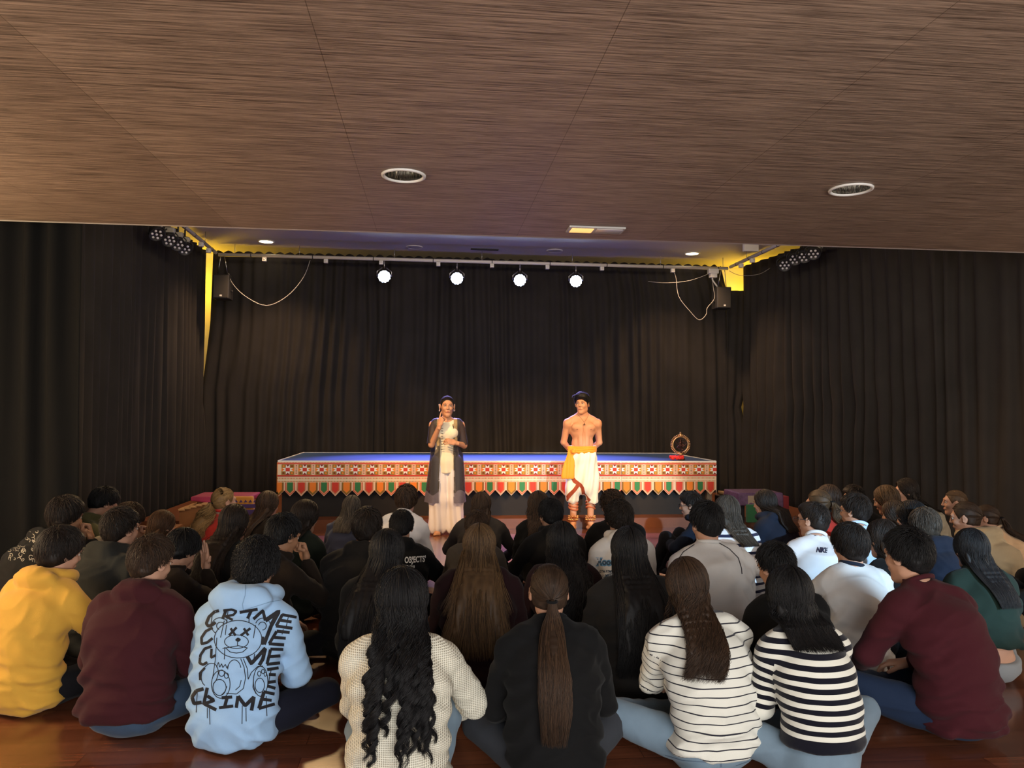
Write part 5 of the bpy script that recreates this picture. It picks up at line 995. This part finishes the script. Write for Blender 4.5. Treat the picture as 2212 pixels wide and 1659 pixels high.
# ------------------------------------------------------------------ prints and seams on the clothes
def zl(lines, ox, oy, sc): return [([(ox+x/sc, oy+y/sc) for x, y in pts], hw) for pts, hw in lines]
def arcp(cx, cy, rx, ry, a0=0, a1=360, rot=0, n=28):
    a = np.radians(np.linspace(a0, a1, n)); c, s = math.cos(R(rot)), math.sin(R(rot)); X = rx*np.cos(a); Y = ry*np.sin(a); return [(cx+x*c-y*s, cy+x*s+y*c) for x, y in zip(X, Y)]
ink = mat('black_print', (.01, .01, .014), rough=.8); T = 3.3; t = .85
L_ = [  # the five brushed rows of lettering
 ([(275, 345), (230, 358), (180, 405), (155, 465), (172, 492), (215, 478), (243, 455)], T), ([(345, 335), (308, 425)], T), ([(315, 345), (395, 335), (440, 352), (412, 385), (335, 400), (405, 432)], T*.8), ([(470, 362), (640, 332)], T), ([(580, 345), (545, 420)], T),
 ([(600, 425), (690, 345), (712, 440)], T), ([(712, 440), (840, 352), (770, 480)], T*1.4), ([(875, 380), (815, 490)], T), ([(870, 383), (1008, 408)], [T, T*.9]), ([(850, 435), (960, 452)], T), ([(812, 490), (968, 512)], T),
 ([(215, 505), (150, 540), (110, 600), (112, 660), (165, 645), (215, 605)], T*.9), ([(775, 470), (740, 560), (700, 665)], T*1.2), ([(690, 590), (682, 668)], T), ([(820, 540), (748, 658)], T), ([(820, 538), (942, 552)], T), ([(790, 598), (905, 606)], T), ([(745, 658), (890, 668)], T),
 ([(205, 682), (140, 705), (100, 765), (92, 840), (125, 855), (165, 832)], T*.9), ([(205, 705), (200, 790), (245, 765)], T*.8), ([(540, 775), (580, 845), (712, 700), (690, 800), (655, 860)], T*1.2), ([(762, 712), (728, 850)], T), ([(760, 708), (882, 712)], T), ([(742, 780), (855, 772)], T), ([(725, 852), (852, 838)], T),
 ([(142, 885), (95, 935), (98, 1000)], T*.8), ([(730, 902), (838, 885)], T), ([(745, 948), (812, 950)], T), ([(740, 1022), (812, 1012)], T), ([(730, 1055), (808, 1078)], T),
 ([(130, 1082), (60, 1102), (20, 1160), (40, 1222), (112, 1210)], T*1.2), ([(165, 1072), (130, 1232)], T*1.1), ([(165, 1150), (228, 1192), (135, 1225), (250, 1282)], T*1.1), ([(300, 1168), (400, 1160)], T), ([(352, 1165), (330, 1248)], T*1.1), ([(275, 1262), (410, 1245)], T),
 ([(455, 1152), (438, 1262)], T*1.1), ([(455, 1152), (522, 1242), (605, 1160), (582, 1288)], T*1.2), ([(700, 1112), (652, 1268)], T*1.2), ([(695, 1110), (800, 1132)], T), ([(680, 1180), (772, 1192)], T), ([(650, 1270), (802, 1225)], T),
 ([(385, 512), (432, 582)], T*.8), ([(442, 503), (370, 578)], T*.8), ([(510, 512), (552, 580)], T*.8), ([(572, 512), (480, 580)], T*.8), ([(430, 622), (480, 618)], [1, 4.5, 4.5, 1])]
B_ = [arcp(455, 615, 225, 178), arcp(285, 490, 80, 78, 120, 330), arcp(290, 490, 38, 36, 110, 340), arcp(690, 490, 72, 74, -160, 60), arcp(685, 490, 36, 38, -170, 90), arcp(440, 638, 113, 64), [(450, 640), (450, 675)], [(308, 702), (460, 676), (545, 698)], [(338, 698), (380, 735), (440, 746), (500, 735), (540, 700)],
 arcp(188, 950, 76, 112, 100, 400, 18), [(480, 798), (512, 880), (526, 980), (505, 1080), (440, 1132), (345, 1125)], arcp(420, 900, 62, 90, 180, 350), arcp(292, 1040, 88, 132), arcp(280, 1070, 62, 76), arcp(668, 1012, 68, 142), arcp(660, 1050, 44, 68), [(505, 798), (545, 900), (550, 995), (580, 930), (640, 872), (690, 868)],
 arcp(300, 935, 26, 30), arcp(345, 958, 20, 26), arcp(655, 940, 16, 24), arcp(690, 920, 14, 22), arcp(712, 945, 12, 20), [(250, 880), (270, 830), (282, 880), (300, 845), (312, 885), (335, 850), (350, 890), (365, 855)],
 [(255, 600), (240, 810)], [(325, 440), (290, 600)], [(345, 480), (335, 575)], [(620, 480), (600, 605)], [(330, 690), (325, 805)], [(165, 1260), (165, 1360)], [(185, 1260), (190, 1420)], [(495, 1240), (492, 1415)], [(530, 1260), (532, 1390)], [(720, 1150), (728, 1340)], [(72, 1090), (60, 1305)],
 [(212, 370), (200, 470)], [(360, 350), (345, 470)], [(562, 350), (558, 458)], [(930, 400), (908, 505)], [(882, 520), (870, 570)], [(770, 890), (738, 1045)], [(612, 750), (600, 832)], [(240, 810), (215, 985)], [(350, 1060), (330, 1110), (300, 1140)], [(485, 1000), (470, 1060), (430, 1095)], [(600, 990), (595, 1070), (625, 1130)]]
decal(pe['F3'], 'bear_and_lettering_print', ink, zl(L_+[(q, t) for q in B_], 410, 1240, 4.366))
decal(pe['F3'], 'hood_seam', mat('blue_seam', (.16, .27, .42)), zl([([(527, 85), (522, 200), (497, 285), (505, 342), (640, 300), (760, 262), (900, 238)], .8)], 410, 1240, 4.366))
wp = mat('white_print', (.62, .62, .6), rough=.8)
decal(pe['S15'], 'back_lettering', wp, zl([([(405, 985), (395, 1010), (410, 1030), (430, 1015)], .6), ([(385, 985), (420, 985)], .5)], 800, 1000, 3.95), [(("OBJECTS'", 874, 1216, 13), dict(dx=(.62, -.04), bold=.03)), (('1804°26E', 876, 1226, 4.6), dict(dx=(.8, 0), bold=.04)), (('D. 2023', 878, 1239, 4.6), dict(dx=(.8, 0), bold=.04)), (('City', 901, 1267, 11), dict(dx=(.6, .12), shear=.4, bold=0))])
decal(pe['S24'], 'blue_back_print', mat('blue_print', (.10, .25, .42)), zl([([(375, 1040), (420, 1025)], 4), ([(380, 1000), (400, 1055)], 3)], 1200, 1000, 3.95), [(('Hood', 1288, 1221, 15), dict(dx=(.85, 0), bold=.12))], .0018)
decal(pe['S24'], 'dark_back_print', mat('navy_print', (.02, .05, .09)), (), [(('Hood', 1289, 1220, 13), dict(dx=(.9, 0), bold=.04)), (('GTM RTMN', 1294, 1237, 5.5), dict(dx=(.75, 0), shear=.3)), (('GUMET', 1296, 1249, 7), dict(dx=(.75, -.1), shear=.3))], .003)
decal(pe['S30'], 'chest_lettering', mat('navy_ink', (.015, .015, .04)), (), [(('NIKE', 1763, 1192, 10.5), dict(dx=(.72, .05), shear=.35, bold=.05))])
decal(pe['S27'], 'shoulder_piping', ink, [([(1500, 1176), (1476, 1192), (1464, 1210), (1461, 1225)], .9), ([(1552, 1172), (1575, 1185), (1595, 1205), (1602, 1228), (1603, 1240)], .9), ([(1466, 1182), (1476, 1176), (1484, 1173)], 1.6)])
g = np.random.default_rng(4); PL = []
for k in range(46):
    x, y = 14+g.random()*70, 1146+g.random()*66; a = g.random()*360; PL.append((arcp(x, y, 2.5+3*g.random(), 1.5+3*g.random(), a, a+140+150*g.random(), a, 9), .55))
decal(pe['S1'], 'paisley_print', mat('pale_print', (.35, .32, .26)), PL)
def jeans_lines(p, name, m, lines):
    tr = [c for c in p['o'].children if c.name.startswith('trousers')][0]; me = tr.data; bv = BVHTree.FromPolygons([v.co[:] for v in me.vertices], [tuple(f.vertices) for f in me.polygons])
    b = MB(); ribbons(b, bv, lines, p['M'], 0, .002)
    if b.n: b.obj(name, m, tr, False)
st_m = mat('denim_seam', (.09, .13, .19))
jeans_lines(pe['F7'], 'stitching', st_m, zl([([(395, 1260), (470, 1350), (600, 1430), (690, 1440)], 1), ([(690, 1315), (690, 1440)], 2.2), ([(690, 1440), (790, 1420), (880, 1350), (925, 1290)], 1), ([(430, 1370), (560, 1460), (630, 1480)], .8), ([(770, 1490), (900, 1460), (940, 1420)], .8)], 1572, 1180, 3.456))
jeans_lines(pe['F7'], 'cream_tag', mat('cream_tag', (.6, .56, .45)), zl([([(835, 1305), (832, 1332)], 7)], 1572, 1180, 3.456))
jeans_lines(pe['F6'], 'stitching', st_m, zl([([(1370, 1560), (1500, 1600), (1780, 1620), (2000, 1570)], .9), ([(1790, 1570), (1790, 1650)], 2), ([(1900, 1640), (2010, 1600), (2040, 1520)], .8)], 1040, 1180, 3.456))
jeans_lines(pe['F5'], 'waistband', mat('pale_denim', (.2, .25, .3)), zl([([(200, 1450), (300, 1560), (440, 1630), (560, 1620), (700, 1560), (780, 1490)], 1.3)], 1040, 1180, 3.456))
# ------------------------------------------------------------------ the two performers
def fig(name, loc, yaw, label, f, head_T, hands, sk, h, fem):
    V, Q = f.mesh(); V[:, 2] = np.maximum(V[:, 2], .001); b = MB(); b.add(V, Q, 0); b.merge(head(.0035, fem), head_T)
    for W, d, pl, sd, kd in hands: put_hand(b, np.array(W), d, pl, sd, kd, .003, .93)
    o = bpy.data.objects.new('person', b.mesh('person', BODYM(sk))); COL.objects.link(o); o.location = loc; o.rotation_euler = (0, 0, yaw); return tag(o, label, 'person')
def foot(f, x, y, yaw, toe=True):
    d = np.array((math.sin(yaw), math.cos(yaw), 0)); n = np.array((d[1], -d[0], 0)); c = np.array((x, y, 0.))
    f.u(cap(c-d*.05+(0, 0, .03), c+d*.1+(0, 0, .024), .03, .026, (1.1, 1, .9)), .02); f.u(cap(c+(0, 0, .08), c+d*.09+(0, 0, .035), .03, .022), .03); f.u(cap(c+d*.1+n*-.02+(0, 0, .018), c+d*.1+n*.022+(0, 0, .016), .02), .015)
    for k in range(5):
        q = c+d*(.135-.008*k*(1 if toe else 1))+n*(-.03+.0155*k)*(-1 if x < 0 else 1)*-1; f.u(cap(q-d*.03+(0, 0, .014), q+(0, 0, .011), .0095, .0085 if k else .011), .004)
wl = P(963, 1155, Z=0); wl = np.array([wl[0], 8.86, 0]); W_ = 1.0
f = Fld((-.32, -.25, -.01), (.32, .32, 1.46), .008); u = lambda p, k=.03: f.u(p, k)
u(ell((0, .0, .86), (.15, .10, .12))); u(ell((0, .0, 1.0), (.115, .085, .13))); u(ell((0, .01, 1.17), (.135, .095, .13))); u(cap((-.11, -.005, 1.275), (.11, -.005, 1.275), .042))
for s in (-1, 1): u(ell((s*.065, .075, 1.17), (.055, .05, .055)), .03); u(cap((s*.1, -.005, 1.29), (0, -.01, 1.33), .03, .035), .02); u(cap((s*.08, 0, .82), (s*.075, .01, .45), .075, .05)); u(cap((s*.075, .01, .45), (s*.075, -.02, .08), .048, .032), .02); foot(f, s*.085, -.02, -s*.0+s*.15)
u(cap((0, -.01, 1.3), (0, .0, 1.4), .046, .044), .02)
RW = (.085, .185, 1.255); LW = (-.09, .2, 1.06)
u(cap((.165, -.005, 1.26), (.175, .05, 1.03), .042, .036)); u(cap((.175, .05, 1.03), RW, .036, .024), .01); u(cap((-.165, -.005, 1.26), (-.2, .0, 1.02), .042, .035)); u(cap((-.2, .0, 1.02), LW, .035, .023), .01)
Th = np.eye(4); Th[:3, :3] = (rotm('Z', R(4))@rotm('X', -R(2)))[:3, :3]*1.03; Th[:3, 3] = (0, .02, 1.475)
wm = fig('person', wl, math.pi, 'woman performer standing in a white outfit and sheer navy long jacket, finger to her cheek', f, Th, [(RW, (-.25, .05, 1), (-.6, -.8, 0), 'R', 'point'), (LW, (.95, .25, .22), (0, -.9, -.5), 'L', 'pinch')], 'stage', .008, True)
crm = fabric('cream_cotton', (.72, .66, .5), var=.06); wht = fabric('white_cotton', (.72, .68, .68), var=.06)
f = Fld((-.32, -.25, .6), (.32, .32, 1.4), .008); u = lambda p, k=.04: f.u(p, k)
u(cap((0, .0, .70), (0, 0, .82), .135, .135, (1.12, .82, 1))); u(ell((0, .0, .86), (.15, .108, .14))); u(ell((0, .0, 1.0), (.135, .1, .16))); u(ell((0, .012, 1.17), (.148, .11, .14))); u(cap((-.115, -.005, 1.275), (.115, -.005, 1.275), .05))
for s in (-1, 1): u(ell((s*.065, .082, 1.165), (.058, .053, .06)), .03)
f.cut(cap((0, .03, 1.36), (0, .02, 1.5), .075), .01); f.plane((0, 0, -1), -.705)
for s in (-1, 1): f.plane((s*1, 0, .25), .17+.25*1.27)
V, Q = garment_mesh(f, .0, 5, 1); V += vnorm(V, Q)*(.006*np.sin(V[:, 0]*60+3*noise3(V*6))*np.clip((1.0-V[:, 2])*3, 0, 1))[:, None]; MB().add(V, Q).obj('tunic', crm, wm)
f = Fld((-.32, -.25, .0), (.32, .28, .95), .008)
for s in (-1, 1): f.u(cap((s*.075, 0, .84), (s*.085, .0, .4), .10, .098, (1, 1, 1)), .03); f.u(cap((s*.085, .0, .4), (s*.1, -.01, .09), .094, .1, (1.05, 1, 1)), .05)
f.plane((0, 0, -1), -.022); V, Q = f.mesh(); V = relax(V, Q, 2); a = np.arctan2(V[:, 1], V[:, 0]-np.sign(V[:, 0])*.09)
V += vnorm(V, Q)*(.010*np.sin(a*6+2.2*noise3(V*(4, 4, 2)))*np.clip((.9-V[:, 2])*2, 0, 1))[:, None]; MB().add(V, Q).obj('trousers', wht, wm)
# sheer jacket: a thin open shell
sheer = mat('sheer_navy', (.007, .008, .018), rough=.6, alpha=.78, sheen=.1); lace = mat('silver_lace', (.12, .11, .15), rough=.6, alpha=.9, var=.55, vscale=160); piping = mat('dark_beading', (.05, .04, .03), rough=.5, var=.6, vscale=120); lapel = mat('gold_lapel', (.34, .25, .12), rough=.6, alpha=.8, var=.5, vscale=40)
f = Fld((-.4, -.34, .28), (.4, .36, 1.4), .008); u = lambda p, k=.05: f.u(p, k)
u(cap((0, -.01, .3), (0, 0, .95), .225, .172, (1.08, .72, 1))); u(ell((0, .0, 1.0), (.152, .115, .2))); u(ell((0, .01, 1.17), (.160, .125, .15))); u(cap((-.122, -.01, 1.275), (.122, -.01, 1.275), .061))
u(cap((.156, -.005, 1.25), (.178, .05, 1.02), .050, .052), .02); u(cap((-.156, -.005, 1.25), (-.2, .0, 1.0), .050, .052), .02)
V, Q = f.mesh(); V = relax(V, Q, 2); low = np.clip((1.0-V[:, 2])*1.6, 0, 1); V[:, 0] += .014*np.sin(V[:, 1]*35+V[:, 2]*4)*low; V[:, 1] += .016*np.sin(V[:, 0]*38+V[:, 2]*3)*low
zc = V[Q].mean(1); X, Y, Z = zc.T; half = np.interp(Z, [.36, .7, .95, 1.1, 1.3], [.085, .085, .075, .075, .06])
keep = (Z > .37) & ~((np.abs(X) < half) & (Y > -.01) & (Z < 1.29)) & ~((np.abs(X) < .075) & (Z > 1.27))
for c, d in (((.1785, .052, 1.045), (.02, .2, -.95)), ((-.2, 0, 1.03), (-.12, -.02, -.98))):
    d = np.array(d)/np.linalg.norm(d); s_ = (zc-np.array(c))@d; keep &= ~((s_ > 0) & (np.linalg.norm(zc-np.array(c), axis=1) < .1) & (np.abs(X) > .115))
m1 = keep & (Z < .49+.03*np.sin(X*30)); m3 = keep & ~m1 & (Y > .0) & (np.abs(np.abs(X)-half) < .012) & (Z < 1.25); m2 = keep & ~m1 & ~m3 & (Y > 0) & (np.abs(X) < .118) & (Z > 1.02); m0 = keep & ~m1 & ~m2 & ~m3
b = MB(); b.add(V, Q[m0], 0); b.F += [(Q[m1], 1), (Q[m2], 2), (Q[m3], 3)]; jo = b.obj('sheer_jacket', [sheer, lace, lapel, piping], wm)
bm = bmesh.new(); bm.from_mesh(jo.data); bmesh.ops.delete(bm, geom=[v for v in bm.verts if not v.link_faces], context='VERTS'); bm.to_mesh(jo.data); bm.free()
b = MB()
for z in np.linspace(.98, 1.22, 9): b.add(*rod([(.045, .128+.012*math.sin((z-.98)*11), z), (.068, .126+.012*math.sin((z-.98)*11), z)], .0035, 5))
b.obj('beaded_edge', piping, wm)
hb = make_hair('bun', Th, 1., None, 500, .2, .006, 3, .0014); ho = hb.obj('hair', m_hair('hair_dark', *HAIR['dark']), wm)
b = MB()
c = (Th@np.array([0, -.125, -.03, 1]))[:3]; V, Q = sphere(c, .045, 12); V += noise3(V*50)[:, None]*.003; b.add(V, Q); b.obj('hair_bun', m_hair('hair_dark', *HAIR['dark']), wm)
b = MB()
for s in (-1, 1):
    for k in range(6):
        a = k*.9; q = (Th@np.array([s*(.083+.004*math.cos(a)), -.045+.01*math.sin(a*2), .01-.013*k, 1]))[:3]; b.add(*sphere(q, .0075, 7))
b.obj('hair_flowers', mat('pale_flowers', (.6, .5, .52), rough=.7), wm)
b = MB(); q = (Th@np.array([0, .0925, .03, 1]))[:3]; b.add(*sphere(q, .0035, 7)); b.obj('bindi', mat('bindi_red', (.35, .01, .01)), wm)
b = MB(); [b.add(*sphere((Th@np.array([s*.086, .0, -.045, 1]))[:3], .0065, 7)) for s in (-1, 1)]; b.obj('earrings', gold, wm)
# the bare-chested performer
ml = P(1250, 1140, Z=0); ml = np.array([ml[0], 9.06, 0]); k_ = .985
f = Fld((-.34, -.3, -.01), (.34, .3, 1.5), .008); u = lambda p, k=.03: f.u(p, k)
u(ell((0, .0, .90), (.15, .10, .12))); u(ell((0, .0, 1.03), (.132, .088, .15))); u(ell((0, .0, 1.2), (.158, .105, .14))); u(cap((-.125, -.01, 1.315), (.125, -.01, 1.315), .044), .04)
for s in (-1, 1):
    u(ell((s*.075, .065, 1.235), (.072, .042, .052)), .02); u(cap((s*.13, -.01, 1.325), (0, -.015, 1.41), .028, .04), .04); u(ell((s*.035, .078, 1.08), (.03, .018, .09)), .02)
    u(cap((s*.18, -.01, 1.285), (s*.218, -.06, 1.05), .047, .037), .03); u(ell((s*.185, .0, 1.275), (.046, .048, .052)), .03); u(cap((s*.218, -.06, 1.05), (s*.07, -.18, .89), .038, .026), .01)
    u(cap((s*.085, 0, .86), (s*.105, .01, .47), .08, .055)); u(cap((s*.105, .01, .47), (s*.105, -.02, .09), .05, .033), .02); u(ell((s*.105, -.03, .36), (.045, .045, .09)), .02); foot(f, s*.108, .0, s*.35)
    f.cut(ell((s*.0, .115, 1.13), (.004, .02, .08)), .02)
u(cap((0, -.015, 1.36), (0, -.005, 1.44), .052, .05), .02)
Th = np.eye(4); Th[:3, :3] = (rotm('Z', R(-30)))[:3, :3]*1.0; Th[:3, 3] = (.005, .01, 1.515)
mn = fig('person', ml, math.pi, 'bare-chested performer standing with hands behind the back, orange sash over cream wrapped cloth', f, Th, [((.07, -.17, .89), (-.9, -.1, -.1), (0, 1, 0), 'R', 'relax'), ((-.07, -.19, .91), (.9, -.1, -.2), (0, 1, 0), 'L', 'relax')], 'stage', .008, False)
b = MB()
for s in (-1, 1): b.add(*sphere((s*.083, .107, 1.213), .0075, 8, .5))
b.obj('nipple_marks', mat('nipple', (.3, .12, .07)), mn)
hb = make_hair('short', Th, 1.0, None, 1600, .2, .006, 5, .0011, tuft=.03)
g = np.random.default_rng(9); n = 420; x0 = g.uniform(-.06, .06, n); q = np.stack([x0, .055+.02*g.random(n)-.1*x0**2, .078+.012*g.random(n)-4*x0**2], -1); A = np.stack([q, q+np.stack([.008+0*x0, .012+.01*g.random(n), .018+.008*g.random(n)], -1), q+np.stack([.02+.01*g.random(n), .02+.01*g.random(n), .018+.01*g.random(n)], -1), q+np.stack([.03+.016*g.random(n), .022+.012*g.random(n), .004+.012*g.random(n)], -1)], 1)
V, Q = tubes(A@Th[:3, :3].T+Th[:3, 3], np.array([.0016, .0016, .0014, .0004])[None]*np.ones((n, 1)), 3); hb.add(V, Q, 0, rnd=np.repeat(g.random(n), 12)); hb.obj('hair', m_hair('hair_black', *HAIR['black']), mn)
MB().add(*rod([(-.07, .0, 1.4), (-.055, .065, 1.37), (-.02, .098, 1.32), (0, .106, 1.295), (.02, .098, 1.32), (.055, .065, 1.37), (.07, .0, 1.4)], .0018, 5, 4)).add(*lathe([(0, -.016), (.014, -.01), (.002, .012), (0, .012)], 10, (0, .11, 1.275))).obj('necklace', mat('brown_cord', (.12, .06, .03)), mn)
f = Fld((-.3, -.22, .28), (.3, .24, 1.0), .008); u = lambda p, k=.04: f.u(p, k)
u(ell((0, .0, .88), (.172, .125, .1))); u(cap((-.02, .0, .86), (-.06, .01, .55), .15, .135, (1.02, .85, 1))); u(cap((-.09, .02, .6), (-.13, .02, .36), .115, .07, (.95, .85, 1))); u(cap((.08, .0, .82), (.115, .0, .5), .09, .095, (1, .9, 1)), .03)
u(cap((.115, 0, .5), (.115, -.01, .38), .09, .075), .03); f.cut(cap((.012, .0, .28), (.012, .0, .36), .034, .015, (.9, 9, 1)), .03); f.plane((0, 0, -1), -.325); f.plane((0, 0, 1), .95)
V, Q = f.mesh(); V = relax(V, Q, 2); V += vnorm(V, Q)*(.008*np.sin(V[:, 0]*75+V[:, 2]*12+2*noise3(V*5)))[:, None]; dh = MB().add(V, Q).obj('wrapped_cloth', crm, mn)
Mi = np.array(Matrix.Rotation(-math.pi, 4, 'Z'))@trm(-ml); bv = bvh_of(V, Q)
b = MB(); ribbons(b, bv, zl([([(392, 960), (420, 1010), (480, 1050), (500, 1080), (510, 1140), (540, 1180), (570, 1210)], [3, 4.5, 3.5, 3.5, 4, 4]), ([(455, 1050), (420, 1100), (370, 1150), (340, 1190), (335, 1225)], [4, 4, 4.5, 4])], 1150, 820, 4.61), Mi, 0, .005); b.obj('maroon_border', mat('maroon_border', (.28, .045, .012), rough=.8), dh)
org = fabric('orange_silk', (.8, .27, .02), rough=.5, var=.15)
f = Fld((-.3, -.25, .55), (.34, .26, 1.08), .007); 
for z, r in ((.945, .02), (.97, .022), (.995, .018)): f.u(tor((0, 0, z+.0), .152, r, rotm('Y', .04), (1, .74)), .008)
f.u(ell((.155, .05, .985), (.042, .036, .036)), .02); f.u(ell((.13, .1, .95), (.03, .03, .03)), .015)
f.u(cap((.15, .075, .94), (.19, .08, .66), .045, .085, (1, .3, 1)), .02); f.plane((0, 0, -1), -.625)
V, Q = f.mesh(); V += vnorm(V, Q)*(.004*np.sin(V[:, 0]*110+8*V[:, 2])*(V[:, 2] < .93)+.003*np.sin(V[:, 2]*260+V[:, 0]*20)*(V[:, 2] > .93))[:, None]; MB().add(V, Q).obj('orange_sash', org, mn)
for s in (-1, 1):
    b = MB()
    for z in (.335, .30, .265): b.add(*tubes(np.stack([s*.105+.05*np.cos(np.linspace(0, 2*np.pi, 21)), -.02+.05*np.sin(np.linspace(0, 2*np.pi, 21)), z+.02*np.cos(np.linspace(0, 2*np.pi, 21)+s)], -1), .012, 6))
    b.obj('leg_wrap', mat('rust_wrap', (.35, .09, .03), rough=.8), mn)
    an = MB(); a = np.linspace(0, 2*np.pi, 25)
    for z in (.12, .16): an.add(*tubes(np.stack([s*.105+.048*np.cos(a), -.02+.048*np.sin(a), z+0*a], -1), .007, 6))
    ao = an.obj('anklet', mat('maroon_border', (.28, .045, .012)), mn); be = MB()
    for z in (.13, .15, .17):
        for k in range(16): q = k*math.pi/8+z*9; be.add(*sphere((s*.105+.056*math.cos(q), -.02+.056*math.sin(q), z), .0085, 6))
    be.obj('bells', gold, ao)
